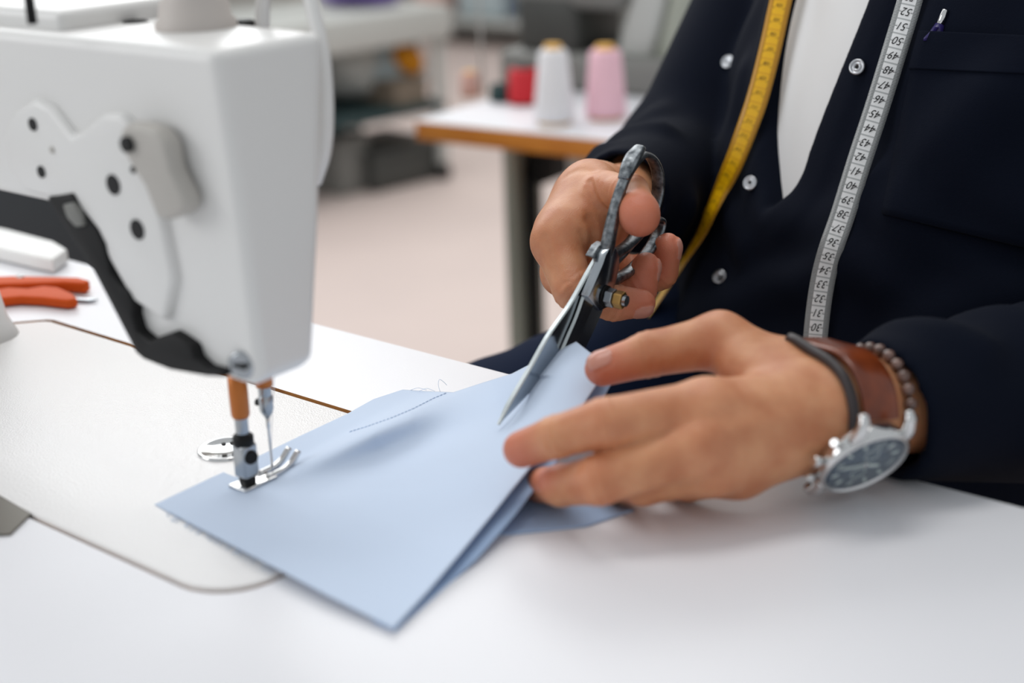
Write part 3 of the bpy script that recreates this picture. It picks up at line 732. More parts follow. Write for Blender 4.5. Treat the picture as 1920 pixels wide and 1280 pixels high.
foldsT = [([q for q in (cloth_front(*p) for p in pts) if q is not None], A, W) for pts, A, W in foldsT]
def sleeve_pts(W, E, Sh, s0): return W + (E - W) * s0
cuffR, cuffL = Rw[0] + axR * 0.060, Lw[0] + axL * 0.0240
foldsR = []
for t, ph in ((0.18, 0.3), (0.36, 1.2), (0.55, 0.2), (0.72, 0.8), (0.9, 1.8), (1.0, 0.9)):
    c = cuffR + (Elb_R - cuffR) * t; u = nrm(np.cross(axR, [0, 0, 1])); v = np.cross(axR, u); r = 0.034 + 0.018 * t
    foldsR.append([c + r * (math.cos(a) * u + math.sin(a) * v) + axR * 0.012 * math.sin(a * 1.5 + ph) for a in np.linspace(ph, ph + 3.6, 7)])
uaR = nrm(ShR - Elb_R)
for t, ph in ((0.05, 2.2), (0.2, 3.0), (0.4, 2.4), (0.62, 2.8)):
    c = Elb_R + (ShR - Elb_R) * t; u = nrm(np.cross(uaR, [0, 1, 0])); v = np.cross(uaR, u); r = 0.056
    foldsR.append([c + r * (math.cos(a) * u + math.sin(a) * v) + uaR * 0.02 * math.sin(a + ph) for a in np.linspace(ph, ph + 3.2, 7)])
foldsL = []
for t, ph in ((0.14, -0.8), (0.3, 0.4), (0.5, -0.5), (0.75, 0.2)):
    c = cuffL + (Elb_L - cuffL) * t; u = camv(0, 1, 0); u = nrm(u - axL * (u @ axL)); v = np.cross(axL, u); r = 0.040 + 0.016 * t
    foldsL.append([c + r * (math.cos(a) * u + math.sin(a) * v) + axL * 0.016 * math.sin(a * 1.3 + ph) for a in np.linspace(ph - 1.4, ph + 1.6, 7)])
# opening of the jacket, as an outline in x and z
vl = [(1500, -120), (1472, 0), (1450, 120), (1436, 240), (1440, 330), (1446, 392)]
vr = [(1450, 391), (1492, 350), (1520, 270), (1546, 200), (1586, 100), (1626, 0), (1670, -120)]
vl_ = spline(vl, 14).tolist(); vr_ = spline(vr, 14).tolist()
vopen = [loc(cloth_front(*p)[None])[0][[0, 2]] for p in vl_ + vr_]
vopen = [np.array([XC - 0.052, T + 0.485])] + vopen + [np.array([XC + 0.058, T + 0.485])]
def jacket(P):
    d = torso(P) - 0.010
    for pts, A, W in foldsT:
        d = d - 1.7 * A * np.exp(-(segdist(P, pts) / W) ** 2)
    Q_ = loc(P); o = poly2(Q_[:, [0, 2]], vopen)
    band = np.exp(-((o - 0.014) / 0.014) ** 4) * (Q_[:, 1] < 0.52 + 0.25 * np.clip(Q_[:, 2] - T, 0, 0.3))
    d = d - 0.0022 * np.clip((o - 0.02) / 0.03, 0, 1) * np.sin(P[:, 0] * 70 + P[:, 2] * 38 + 2 * np.sin(P[:, 2] * 31)) * np.sin(P[:, 2] * 45 + P[:, 1] * 60)
    d = d - 0.0030 * band                                        # turned facing along the opening
    d = np.where(Q_[:, 1] < 0.54 + 0.25 * np.clip(Q_[:, 2] - T, 0, 0.3), smax(d, -o, 0.006), d)
    # right sleeve
    rs = smin(rc(P, cuffR - axR * 0.03, Elb_R, 0.027, 0.054), rc(P, Elb_R, ShR, 0.056, 0.058), 0.02)
    for f in foldsR: rs = rs - 0.0085 * np.exp(-(segdist(P, f) / 0.012) ** 2)
    rs = np.maximum(rs, -((P - cuffR) @ axR)); 
    rs = np.maximum(rs, -np.maximum(rc(P, cuffR - axR * 0.05, cuffR + axR * 0.05, 0.0238, 0.029), ((P - cuffR) @ axR) - 0.05))
    ls = smin(rc(P, cuffL - axL * 0.03, Elb_L, 0.0315, 0.056), rc(P, Elb_L, ShL, 0.060, 0.074), 0.02)
    for f in foldsL: ls = ls - 0.0075 * np.exp(-(segdist(P, f) / 0.013) ** 2)
    cutL = nrm(axL + 0.18 * camv(0, 1, 0)); ls = np.maximum(ls, -((P - cuffL) @ cutL))
    ls = np.maximum(ls, -np.maximum(rc(P, cuffL - axL * 0.05, cuffL + axL * 0.05, 0.028, 0.029), ((P - cuffL) @ axL) - 0.05))
    ls = smax(ls, -(P[:, 2] - T - 0.0012), 0.002) if False else ls
    k_ = np.where(P[:, 2] > T + 0.23, 0.045, 0.006); cap = smin(d, rs, k_)
    return smin(cap, ls, k_)
per = thing('person', 'person in a navy work jacket cutting blue cloth with shears, tape measure round the neck', 'person', (XC, 0.55, 0.0))
VOXH = 0.0009
hbL, plL = hand_mesh(HL, axL, Lw[0], 0.062, VOXH)
hbR, plR = hand_mesh(HR, axR, Rw[0], 0.098, VOXH)
# hidden body under the clothes, cut at the same planes and bridged to the hands
def body(P):
    d = torso(P) + 0.012
    d = smin(d, rc(P, wld([XC, 0.63, T + 0.45]), wld([XC, 0.63, T + 0.56]), 0.058, 0.055), 0.03)
    rA = smin(rc(P, Rw[0], Elb_R, 0.022, 0.036), rc(P, Elb_R, ShR, 0.042, 0.052), 0.02)
    lA = smin(rc(P, Lw[0], Elb_L, 0.024, 0.036), rc(P, Elb_L, ShL, 0.044, 0.054), 0.02)
    return smin(smin(d, rA, 0.02), lA, 0.02)
v, q = isosurface(body, (-0.30, 0.0, T - 0.33), (0.66, 0.86, T + 0.60), 0.006)
bb = bmesh.new(); V = [bb.verts.new(tuple(p)) for p in v]; [bb.faces.new([V[i] for i in f]) for f in q]
for pl, ax in ((plR, axR), (plL, axL)):
    near = [f for f in bb.faces if np.linalg.norm(np.array(f.calc_center_median()) - pl) < 0.11 or (np.array(f.calc_center_median()) - pl) @ ax < 0 and np.linalg.norm(np.array(f.calc_center_median()) - pl) < 0.16]
    g = set(near)
    for f in near: g.update(f.verts); g.update(f.edges)
    r = bmesh.ops.bisect_plane(bb, geom=list(g), plane_co=tuple(pl), plane_no=tuple(ax), clear_outer=False)
    dele = [f for f in bb.faces if (np.array(f.calc_center_median()) - pl) @ ax < -1e-5 and np.linalg.norm(np.array(f.calc_center_median()) - pl) < 0.13]
    bmesh.ops.delete(bb, geom=dele, context='FACES')
tmp = []
for hb in (hbL, hbR):
    m_ = bpy.data.meshes.new('t'); hb.to_mesh(m_); bb.from_mesh(m_); bpy.data.meshes.remove(m_); hb.free()
bb.edges.ensure_lookup_table()
for pl, ax in ((plR, axR), (plL, axL)):
    es = [e for e in bb.edges if e.is_boundary and all(abs((np.array(v.co) - pl) @ ax) < 2e-4 and np.linalg.norm(np.array(v.co) - pl) < 0.08 for v in e.verts)]
    try: bmesh.ops.bridge_loops(bb, edges=es)
    except Exception as ex: print('bridge', ex)
me = bpy.data.meshes.new('body'); bb.to_mesh(me); bb.free()
bod = link('body', me, [M['skin'], M['nail']], per)
cen = np.empty(len(me.polygons) * 3); me.polygons.foreach_get('center', cen); cen = cen.reshape(-1, 3)
mi = np.zeros(len(cen), int)
for H_ in (HL, HR):
    for i, js in enumerate(H_.f):
        pass
    for fr in H_.fr:
        k, h = nail_box(cen, fr); sel = (k < -0.0001) & (h > fr[4] * 0.2) & (np.linalg.norm(cen - fr[0], axis=1) < 0.014); mi[sel] = 1
vco = np.empty(len(me.vertices) * 3); me.vertices.foreach_get('co', vco); vco = vco.reshape(-1, 3); warm = np.zeros(len(vco))
for H_ in (HL, HR):
    for i, js in enumerate(H_.f):
        tip = js[-1][0]; base = js[-2][0]; a_ = nrm(tip - base); near = np.linalg.norm(vco - tip, axis=1) < 0.035
        s_ = (vco - tip) @ a_; warm = np.maximum(warm, near * np.clip(1 + (s_ + 0.002) / 0.022, 0, 1) * np.clip((0.030 - np.linalg.norm(vco - tip, axis=1)) / 0.012, 0, 1))
        for jn in (js[0], js[1]):
            warm = np.maximum(warm, 0.22 * np.exp(-(np.linalg.norm(vco - jn[0], axis=1) / (jn[1] * 1.25)) ** 4))
at_ = me.attributes.new('warm', 'FLOAT', 'POINT'); at_.data.foreach_set('value', warm.astype(np.float32))
me.polygons.foreach_set('material_index', mi.astype(np.int32)); me.update()
def iso_obj(name, fn, lo, hi, vox, m, parent):
    v, q = isosurface(fn, lo, hi, vox); o = mesh(name, v, q, m, parent); bm = bmesh.new(); bm.from_mesh(o.data)
    for _ in range(3): bmesh.ops.smooth_vert(bm, verts=bm.verts[:], factor=0.5, use_axis_x=True, use_axis_y=True, use_axis_z=True)
    bm.to_mesh(o.data); bm.free(); return o
jk = iso_obj('work_jacket', jacket, (-0.32, 0.0, T - 0.31), (0.68, 0.86, T + 0.56), 0.0030, M['navy'], per)
tee = lambda P: smax(smax(torso(P) - 0.002 + 0.0014 * np.sin(P[:, 0] * 90 + P[:, 2] * 40) * np.sin(P[:, 2] * 25), poly2(loc(P)[:, [0, 2]], vopen) - 0.03, 0.004), loc(P)[:, 1] - 0.54 - 0.25 * np.clip(P[:, 2] - T, 0, 0.3), 0.004)
iso_obj('undershirt', tee, (-0.16, 0.22, T - 0.1), (0.34, 0.80, T + 0.50), 0.004, M['tee'], per)
def trousers(P):
    rh = at(1400, 720, 1.10); rk = at(800, 905, .985); lh = wld([XC + 0.09, 0.52, T - 0.18]); lk = wld([XC + 0.14, 0.12, T - 0.15])
    hip = rc(P, rh + [0.02, 0.02, -0.03], lh, 0.125, 0.12)
    r = smin(rc(P, rh, rk, 0.098, 0.066), rc(P, rk, rk * [1, 1, 0] + [0, 0.05, 0.1], 0.064, 0.055), 0.03)
    l = smin(rc(P, lh, lk, 0.095, 0.066), rc(P, lk, lk * [1, 1, 0] + [0, 0.05, 0.1], 0.064, 0.055), 0.03)
    d = smin(smin(hip, r, 0.03), l, 0.03); d = np.maximum(d, P[:, 2] - (T - 0.012))
    return d - 0.002 * np.sin(P[:, 0] * 80 + P[:, 1] * 50) * np.sin(P[:, 2] * 60 + P[:, 1] * 40)
iso_obj('trousers', trousers, (-0.34, -0.05, 0.02), (0.42, 0.86, T + 0.0), 0.006, M['trouser'], per)
# chest pocket with its hem, lying on the jacket
jfn = lambda P: jacket(P)
def patch(name, corners, off, m, parent, n=26, k=16):
    Qp = coons([corners[0], corners[3]], [corners[1], corners[2]], [corners[0], corners[1]], [corners[3], corners[2]], n, k)
    vs = cloth_many(Qp.reshape(-1, 2), off, jacket); nn = nrm(camv(-0.5, 0.1, 0.85)); fs = []; N = n * k
    allv = list(vs) + list(vs - nn * 0.004)
    for i in range(n - 1):
        for j in range(k - 1):
            a, b, c, d = i * k + j, i * k + j + 1, (i + 1) * k + j + 1, (i + 1) * k + j; fs += [(a, b, c, d), (a + N, d + N, c + N, b + N)]
    rim = [j for j in range(k)] + [i * k + k - 1 for i in range(1, n)] + [(n - 1) * k + j for j in range(k - 2, -1, -1)] + [i * k for i in range(n - 2, 0, -1)]
    for a, b in zip(rim, rim[1:] + rim[:1]): fs.append((a, a + N, b + N, b))
    bm = bmesh.new(); V = [bm.verts.new(tuple(v)) for v in allv]; [bm.faces.new([V[i] for i in f]) for f in fs]
    return from_bm(name, bm, m, parent)
pk = patch('chest_pocket', [(1722, 58), (1990, 70), (1945, 470), (1652, 400)], 0.0050, M['navy'], jk)
patch('pocket_hem', [(1722, 57), (1990, 69), (1975, 140), (1703, 128)], 0.0066, M['navy'], pk)
# press studs
for (px, py), kind in (((1367, 118), 'cap'), ((1610, 128), 'ring'), ((1410, 345), 'ring'), ((1352, 520), 'cap')):
    p = cloth_front(px, py, 0.0, jfn); e = 4e-3; N6 = np.concatenate([p + e * np.eye(3), p - e * np.eye(3)])
    g = jfn(N6); g = nrm(0.5 * nrm(g[:3] - g[3:]) + nrm(camv(-0.35, 0.1, 0.9))); p = p + g * 0.0022
    if kind == 'ring':
        sn = lathe('press_stud', [(0.0050, -0.001), (0.0052, 0.0008), (0.0046, 0.0019), (0.0034, 0.0015), (0.0030, 0.0009), (0.0026, 0.0016), (0.0015, 0.0017), (0.0012, 0.0008)], p, g, M['snap'], jk, 32)
        lathe('stud_hole', [(0.0013, 0.0), (0.0013, 0.0010)], p, g, M['hole'], sn, 16)
    else:
        sn = lathe('press_stud', [(0.0050, -0.001), (0.0052, 0.0006), (0.0044, 0.0013), (0.0030, 0.0008), (0.0012, 0.0004)], p, g, M['snap'], jk, 32)
# ------------------------------------------------------------------ tape measure round the neck
def tape_mat(name, base, band, ink, cells):
    m = bpy.data.materials.new(name); m.use_nodes = True; nt = m.node_tree; b = nt.nodes['Principled BSDF']
    b.inputs['Roughness'].default_value = 0.34; b.inputs['Coat Weight'].default_value = 0.25; b.inputs['Coat Roughness'].default_value = 0.2
    N = nt.nodes.new; L = nt.links.new
    uv = N('ShaderNodeUVMap'); sp = N('ShaderNodeSeparateXYZ'); L(uv.outputs['UV'], sp.inputs[0])
    def math_(op, a, c=None):
        n = N('ShaderNodeMath'); n.operation = op
        for i, v in enumerate((a, c)):
            if v is None: continue
            if isinstance(v, (int, float)): n.inputs[i].default_value = v
            else: L(v, n.inputs[i])
        return n.outputs[0]
    u, v = sp.outputs[0], sp.outputs[1]                       # u in cm along, v 0..1 across
    fm = math_('FRACT', math_('MULTIPLY', u, 10.0)); tick = math_('LESS_THAN', fm, 0.42)
    fc = math_('FRACT', u)                                     # 0 at the lines between the cells
    half = math_('LESS_THAN', math_('ABSOLUTE', math_('SUBTRACT', fc, 0.5)), 0.07)
    r_len = math_('ADD', math_('MULTIPLY', half, 0.10), 0.235)
    in_r = math_('GREATER_THAN', v, math_('SUBTRACT', 1.0, r_len)); in_l = math_('LESS_THAN', v, math_('SUBTRACT', r_len, 0.02))
    ticks = math_('MULTIPLY', tick, math_('MAXIMUM', in_r, in_l))
    line = math_('GREATER_THAN', math_('ABSOLUTE', math_('SUBTRACT', fc, 0.5)), 0.445)
    edge_r = math_('GREATER_THAN', v, 0.765); edge_l = math_('LESS_THAN', v, 0.215)
    shade = math_('MAXIMUM', line, math_('MAXIMUM', edge_r, edge_l))
    m1 = N('ShaderNodeMix'); m1.data_type = 'RGBA'; m1.inputs[6].default_value = lin(base); m1.inputs[7].default_value = lin(band); L(shade, m1.inputs[0])
    m2 = N('ShaderNodeMix'); m2.data_type = 'RGBA'; m2.inputs[7].default_value = lin(ink); L(m1.outputs[2], m2.inputs[6]); L(ticks, m2.inputs[0])
    L(m2.outputs[2], b.inputs['Base Color']); return m
M['tape_w'] = tape_mat('white_tape', (246, 247, 247), (186, 189, 189), (58, 62, 62), True)
M['tape_y'] = tape_mat('yellow_tape', (244, 188, 10), (226, 164, 8), (120, 76, 8), True)
def ribbon(name, ctr, wid_dir, width, cm0, cm_per_m, m, parent, thick=0.00035):
    ctr = np.asarray(ctr); n = len(ctr); L = np.r_[0, np.cumsum(np.linalg.norm(np.diff(ctr, axis=0), axis=1))]
    tg = np.gradient(ctr, axis=0); tg /= np.linalg.norm(tg, axis=1)[:, None]
    wd = wid_dir - tg * (wid_dir * tg).sum(1)[:, None]; wd /= np.linalg.norm(wd, axis=1)[:, None]
    nm = np.cross(wd, tg); flip = np.sign((nm * (C - ctr)).sum(1))[:, None]; nm = nm * flip
    K = 7; vs = []; us = []
    for side in (0, 1):
        for i in range(n):
            for k in range(K):
                f = k / (K - 1); vs.append(ctr[i] + wd[i] * width * (f - .5) - nm[i] * (thick * side + 0.0006 * (2 * f - 1) ** 2)); us.append((cm0 + L[i] * cm_per_m, f))
    N = n * K; fs = []
    for i in range(n - 1):
        for k in range(K - 1):
            a, b, c, d = i * K + k, i * K + k + 1, (i + 1) * K + k + 1, (i + 1) * K + k
            fs += [(a, b, c, d), (d + N, c + N, b + N, a + N)]
        for k in (0, K - 1): fs.append((i * K + k, (i + 1) * K + k, (i + 1) * K + k + N, i * K + k + N))
    for i in (0, n - 1):
        for k in range(K - 1): fs.append((i * K + k, i * K + k + 1, i * K + k + 1 + N, i * K + k + N))
    bm = bmesh.new(); V = [bm.verts.new(tuple(v)) for v in vs]; uvl = bm.loops.layers.uv.new('UVMap')
    for f in fs:
        fa = bm.faces.new([V[i] for i in f])
        for lp, i in zip(fa.loops, f): lp[uvl].uv = us[i]
    o = from_bm(name, bm, m, parent)
    return o, ctr, wd, nm, tg, L
_glyph = {}
def glyph(s):
    if s not in _glyph:
        cu = bpy.data.curves.new('numeral', 'FONT'); cu.body = s; cu.size = 1.0; cu.align_x = 'CENTER'; cu.align_y = 'CENTER'; cu.extrude = 0.0; cu.shear = 0.35; cu.resolution_u = 3
        o = bpy.data.objects.new('numeral', cu); COL.objects.link(o); dg = bpy.context.evaluated_depsgraph_get(); dg.update()
        me = bpy.data.meshes.new_from_object(o.evaluated_get(dg)); v = np.array([p.co[:] for p in me.vertices]); f = [tuple(p.vertices) for p in me.polygons]
        v[:, :2] -= (v[:, :2].max(0) + v[:, :2].min(0)) / 2
        bpy.data.objects.remove(o); bpy.data.curves.remove(cu); bpy.data.meshes.remove(me); _glyph[s] = (v, f)
    return _glyph[s]
def numerals(name, marks, size, fr, upside, m, parent, sx=0.8):
    o, ctr, wd, nm, tg, L = fr; bm = bmesh.new()
    for s, l in marks:
        i = int(np.clip(np.searchsorted(L, l), 1, len(L) - 1)); f = (l - L[i - 1]) / (L[i] - L[i - 1]); p = ctr[i - 1] * (1 - f) + ctr[i] * f
        X, Y = wd[i], tg[i]
        X = -X if not upside else X
        v, fs = glyph(s); V = [bm.verts.new(tuple(p + X * a[0] * size * sx + Y * a[1] * size + nm[i] * 0.00025)) for a in v]
        for f_ in fs:
            try: bm.faces.new([V[k] for k in f_])
            except ValueError: pass
    for f in bm.faces: pass
    me = bpy.data.meshes.new(name); bm.to_mesh(me); bm.free(); return link(name, me, m, parent, smooth=False)
tape = thing('tape_measure', 'tape measure hung round the neck, white end hanging right, yellow end hanging left', 'tape measure', wld([XC, 0.62, T + 0.5]))
def tpath(ctrl, off):
    out = cloth_many([c[:2] for c in ctrl], off, jacket)
    for i, (x, y, d) in enumerate(ctrl):
        if np.isnan(out[i][0]): out[i] = at(x, y, -(R.T @ (out[i - 1] - C))[2])
    return out
wp = [(1742, -150, None), (1720, -60, None), (1706, 0, None), (1676, 100, None), (1645, 200, None), (1612, 300, None), (1581, 400, None), (1560, 460, None), (1546, 510, None), (1537, 560, None), (1531, 610, None), (1527, 660, None), (1524, 720, None)]
wc = tpath(wp, 0.005)
dep = np.array([-(R.T @ (p - C))[2] for p in wc]); k_ = np.polyfit(np.arange(len(dep)), dep, 3)
wc = np.array([at(x, y, dd - 0.004) for (x, y, _), dd in zip(wp, np.minimum(dep, np.polyval(k_, np.arange(len(dep)))))])
wc = spline(wc, 160)
wdir = np.tile(nrm(camv(0.97, -0.14, 0.22)), (len(wc), 1))
Lw_ = np.r_[0, np.cumsum(np.linalg.norm(np.diff(wc, axis=0), axis=1))]
def arc_at(cpts, L, y):                        # arc length where the strip crosses a picture row
    ys = np.array([640 - F * (R.T @ (p - C))[1] / -(R.T @ (p - C))[2] for p in cpts]); return np.interp(y, ys, L)
l50, l33 = arc_at(wc, Lw_, 77), arc_at(wc, Lw_, 533)
cpm = 17 / (l33 - l50); WW = 0.0146
print('tape scale cm per m', cpm)
fr = ribbon('white_side', wc, wdir, WW, 0.5 + 200 - l50 * cpm, cpm, M['tape_w'], tape)
tag(fr[0], 'white end with black centimetre numbers')
numerals('numerals', [(str(k), l50 + (50 - k) / cpm) for k in range(54, 26, -1)], 0.0068, fr, False, M['ink'], fr[0], 0.86)
yp = [(1500, -150, None), (1482, -70, None), (1464, 0, None), (1443, 95, None), (1421, 180, None), (1400, 240, None), (1377, 300, None), (1353, 350, None), (1330, 398, None), (1304, 450, None), (1271, 503, None), (1236, 556, None), (1196, 612, None), (1162, 655, None), (1140, 690, None)]
yc_ = tpath(yp, 0.006); dep = np.array([-(R.T @ (p - C))[2] for p in yc_]); dep[10:] = dep[10] - 0.004 * np.arange(len(dep) - 10)
k_ = np.polyfit(np.arange(len(dep)), dep, 4); dep = np.minimum(dep, np.polyval(k_, np.arange(len(dep)))) - 0.004
yc_ = spline(np.array([at(x, y, dd) for (x, y, _), dd in zip(yp, dep)]), 160)
f_ = np.linspace(0, 1, len(yc_))[:, None]; tw = np.clip((f_ - 0.28) / 0.40, 0, 1)
yd = (1 - tw) * camv(0.96, -0.2, 0.2) + tw * camv(0.10, -0.2, 0.97); yd /= np.linalg.norm(yd, axis=1)[:, None]
Ly = np.r_[0, np.cumsum(np.linalg.norm(np.diff(yc_, axis=0), axis=1))]
fr = ribbon('yellow_side', yc_, yd, WW, 0.5, 100.0, M['tape_y'], tape)
tag(fr[0], 'yellow end with dark centimetre numbers')
l0 = arc_at(yc_, Ly, 10)
numerals('numerals', [(str(104 + k), l0 + 0.01 * k) for k in range(-6, 26) if 0 < l0 + 0.01 * k < Ly[-1]], 0.0040, fr, False, M['ink_brown'], fr[0], 0.8)
# strip joining both ends behind the neck
def front_local(x, z):
    y = 0.15
    for _ in range(120):
        q = jacket(wld([x, y, z])[None])[0] - 0.006
        if q < 2e-4: break
        y += max(0.8 * q, 3e-4)
    return wld([x, y, z])
wl, yl = loc(wc[:1])[0], loc(yc_[:1])[0]
ups = [(f, z) for f, z in ((0.33, 0.36), (0.66, 0.42), (1.0, 0.465))]
right_up = [front_local(wl[0] + (XC + 0.088 - wl[0]) * f, T + z) for f, z in ups]; left_up = [front_local(yl[0] + (XC - 0.085 - yl[0]) * f, T + z) for f, z in ups]
back = [wld([XC + 0.085, 0.60, T + 0.525]), wld([XC + 0.06, 0.685, T + 0.545]), wld([XC, 0.715, T + 0.55]), wld([XC - 0.06, 0.685, T + 0.545]), wld([XC - 0.085, 0.60, T + 0.525])]
nk = spline(np.array([wc[0]] + right_up + back + left_up[::-1] + [yc_[0]]), 110)
g = np.linspace(0, 1, 110)[:, None]; lx = wld([1, 0, 0]) - wld([0, 0, 0])
kk = np.clip((0.5 - np.abs(g - 0.5)) / 0.32, 0, 1); sg = np.where(g < 0.5, 1.0, -1.0)
nd = (1 - kk) * np.where(g < 0.5, wdir[0], yd[0]) + kk * (np.abs(2 * g - 1) * lx[None] * 1.0 + (1 - np.abs(2 * g - 1)) * np.array([0, 0, -1.0]))
nd = nd / np.linalg.norm(nd, axis=1)[:, None]
ribbon('neck_loop', nk[:56], nd[:56], WW, 0, 100.0, M['tape_w'], tape); ribbon('neck_loop', nk[55:], nd[55:], WW, 0, 100.0, M['tape_y'], tape)

# ------------------------------------------------------------------ pen in the chest pocket
a, b = at(1773, 20, .885), at(1745, 92, .885)
pp = cloth_front(1752, 66, 0.006, None); dd = -(R.T @ (pp - C))[2] + 0.004
a, b, c_ = at(1773, 19, dd - .002), at(1762, 47, dd), at(1735, 120, dd)
pen = thing('pen', 'violet pen with a silver push button, clipped in the chest pocket', 'pen', c_)
ax = nrm(a - b); ln = np.linalg.norm(a - b)
lathe('push_button', [(0.0021, -0.004), (0.0022, ln * .55), (0.0020, ln), (0.0016, ln + 0.0005)], b, ax, M['chrome'], pen, 20)
lathe('barrel', [(0.0036, -0.035), (0.0042, -0.02), (0.0038, -0.004), (0.0026, 0.0005)], b, ax, M['violet'], pen, 20)
q = b + camv(-0.8, 0, 0.6) * 0.0046
prism('clip', [q + ax * s + camv(-.9, .1, .2) * t for s, t in ((-0.002, -0.003), (-0.002, 0.0), (-0.009, 0.0035), (-0.0105, 0.003), (-0.0105, 0.0))], [q + ax * s + camv(-.9, .1, .2) * t + camv(0, 0, 1) * 0.0018 for s, t in ((-0.002, -0.003), (-0.002, 0.0), (-0.009, 0.0035), (-0.0105, 0.003), (-0.0105, 0.0))], M['violet'], pen)

# ------------------------------------------------------------------ things on the left wrist
# true outline of the wrist at a station along the forearm, by marching outwards from its middle
def wrist_ring(s, extra, n=64, tilt=None, c0=None):
    c = (Lw[0] + axL * s) if c0 is None else c0; A = axL if tilt is None else nrm(axL + tilt)
    u = camv(0, 1, 0); u = nrm(u - A * (u @ A)); v = np.cross(A, u); v = v if v @ camv(0, 0, 1) > 0 else -v; out = []
    for k in range(n):
        a = 2 * math.pi * k / n; dr = math.cos(a) * u + math.sin(a) * v; ts = np.linspace(0.008, 0.05, 140)
        d = HL.sdf(c + ts[:, None] * dr); i = np.argmax(d > extra); out.append(c + dr * ts[i])
    out = np.array(out)
    for _ in range(3): out = 0.25 * np.roll(out, 1, 0) + 0.5 * out + 0.25 * np.roll(out, -1, 0)
    return out, c, A
dn = nrm(camv(0.317, -0.755, 0.574))                              # way the dial faces
wt0 = at(1621, 868, .6475); 
axd = nrm(axL - dn * (axL @ dn))
watch = thing('wristwatch', 'steel wristwatch with slate blue dial and brown leather strap on the left wrist', 'watch', wt0)
maj = camv(155, 65, -40); maj = nrm(maj - dn * (maj @ dn)); mnr = np.cross(dn, maj)
def wpt(a, b, h): return wt0 + maj * a * mm + mnr * b * mm + dn * h * mm
RC_ = 20.0
lathe('case', [(r * 1.13, h) for r, h in [(0.0150, -0.0085), (0.0185, -0.0075), (0.0195, -0.004), (0.0195, 0.0), (0.0188, 0.0012), (0.0182, 0.0018), (0.0176, 0.0012), (0.0172, 0.0002), (0.002, 0.0001)]], wt0, dn, M['chrome'], watch, 64)
dl = lathe('dial', [(0.0194, -0.0004), (0.0194, 0.0004), (0.0001, 0.0004)], wt0, dn, M['dial'], watch, 64)
strap_c = Lw[0] + axL * -0.004
up_ = nrm(strap_c + camv(0, 0.0, 0) - wt0); wax = axL - dn * (axL @ dn); wax = nrm(wax); wup = np.cross(dn, wax); wup = wup if wup @ camv(0, 1, 0) > 0 else -wup
def wq(a, b, h): return wt0 + wax * a * mm * 1.13 + wup * b * mm * 1.13 + dn * h * mm
for sx in (-1, 1):
    for sy in (-1, 1):
        pts = spline([wq(sx * 12.2, sy * 13, -2.0), wq(sx * 12.0, sy * 18.5, -2.2), wq(sx * 11.6, sy * 22.5, -4.5), wq(sx * 11.4, sy * 24, -7.5)], 14)
        tube('lug', pts, [0.0030] * 6 + [0.0028] * 4 + [0.0024] * 4, M['chrome'], watch, 12)
for ang, r in ((-90, 0.0027), (-60, 0.0021), (-120, 0.0021)):
    a_ = math.radians(ang); dr = wax * math.sin(a_) + wup * math.cos(a_)
    lathe('crystal', [(0.0001, 0.0019), (0.0190, 0.0017), (0.0190, 0.0021), (0.012, 0.0026), (0.0001, 0.0028)], wt0, dn, M['crystal'], watch, 48) if ang == -90 else None; o = wt0 + dr * 0.0215 - dn * 0.0035; lathe('crown' if ang == -90 else 'pusher', [(r * .6, 0), (r * .6, 0.002), (r, 0.0022), (r, 0.0050), (r * .8, 0.0056)], o, dr, M['chrome'], watch, 20)
bm = bmesh.new()
def flat(bm, pts, h0=0.45, h1=0.75):
    a = [bm.verts.new(tuple(wq(x, y, h1))) for x, y in pts]; b = [bm.verts.new(tuple(wq(x, y, h0))) for x, y in pts]
    bm.faces.new(a); bm.faces.new(b[::-1])
    for i in range(len(pts)): bm.faces.new((a[i], a[(i + 1) % len(pts)], b[(i + 1) % len(pts)], b[i]))
for k in range(12):
    a_ = math.radians(30 * k)
    if k % 3 == 0: continue
    c_, s_ = math.cos(a_), math.sin(a_); flat(bm, [(s_ * r + c_ * w, c_ * r - s_ * w) for r, w in ((11.6, -.6), (11.6, .6), (14.6, .6), (14.6, -.6))])
from_bm('hour_markers', bm, M['lume'], dl, smooth=False)
bm = bmesh.new()
for s, k in (('12', 0), ('3', 3), ('6', 6), ('9', 9)):
    a_ = math.radians(30 * k); v, fs = glyph(s); cx, cy = 12.6 * math.sin(a_), 12.6 * math.cos(a_)
    V = [bm.verts.new(tuple(wq(cx + p[0] * 5.2, cy + p[1] * 5.2, 0.6))) for p in v]
    for f in fs:
        try: bm.faces.new([V[i] for i in f])
        except ValueError: pass
me = bpy.data.meshes.new('numerals'); bm.to_mesh(me); bm.free(); link('numerals', me, M['lume'], dl, smooth=False)
for nm_, ang, ln, wd_ in (('hour_hand', 100, 8.5, 0.9), ('minute_hand', 262, 13.0, 0.7)):
    bm = bmesh.new(); a_ = math.radians(ang); c_, s_ = math.cos(a_), math.sin(a_)
    flat(bm, [(s_ * r + c_ * w, c_ * r - s_ * w) for r, w in ((-2, -wd_ * .6), (-2, wd_ * .6), (ln * .7, wd_), (ln, 0), (ln * .7, -wd_))], 0.9, 1.2)
    from_bm(nm_, bm, M['lume'], dl, smooth=False)
lathe('centre_cap', [(0.0012, 0.0), (0.0012, 0.0016)], wt0, dn, M['chrome'], dl, 16)
for k, (a_, b_) in enumerate(((0, 6.0), (0, -6.0))):
    ring = [wq(a_ + 3.2 * math.cos(t), b_ + 3.2 * math.sin(t), 0.6) for t in np.linspace(0, 2 * math.pi, 33)[:-1]]
    tube('subdial', ring, 0.00022, M['lume'], dl, 6, closed=True)
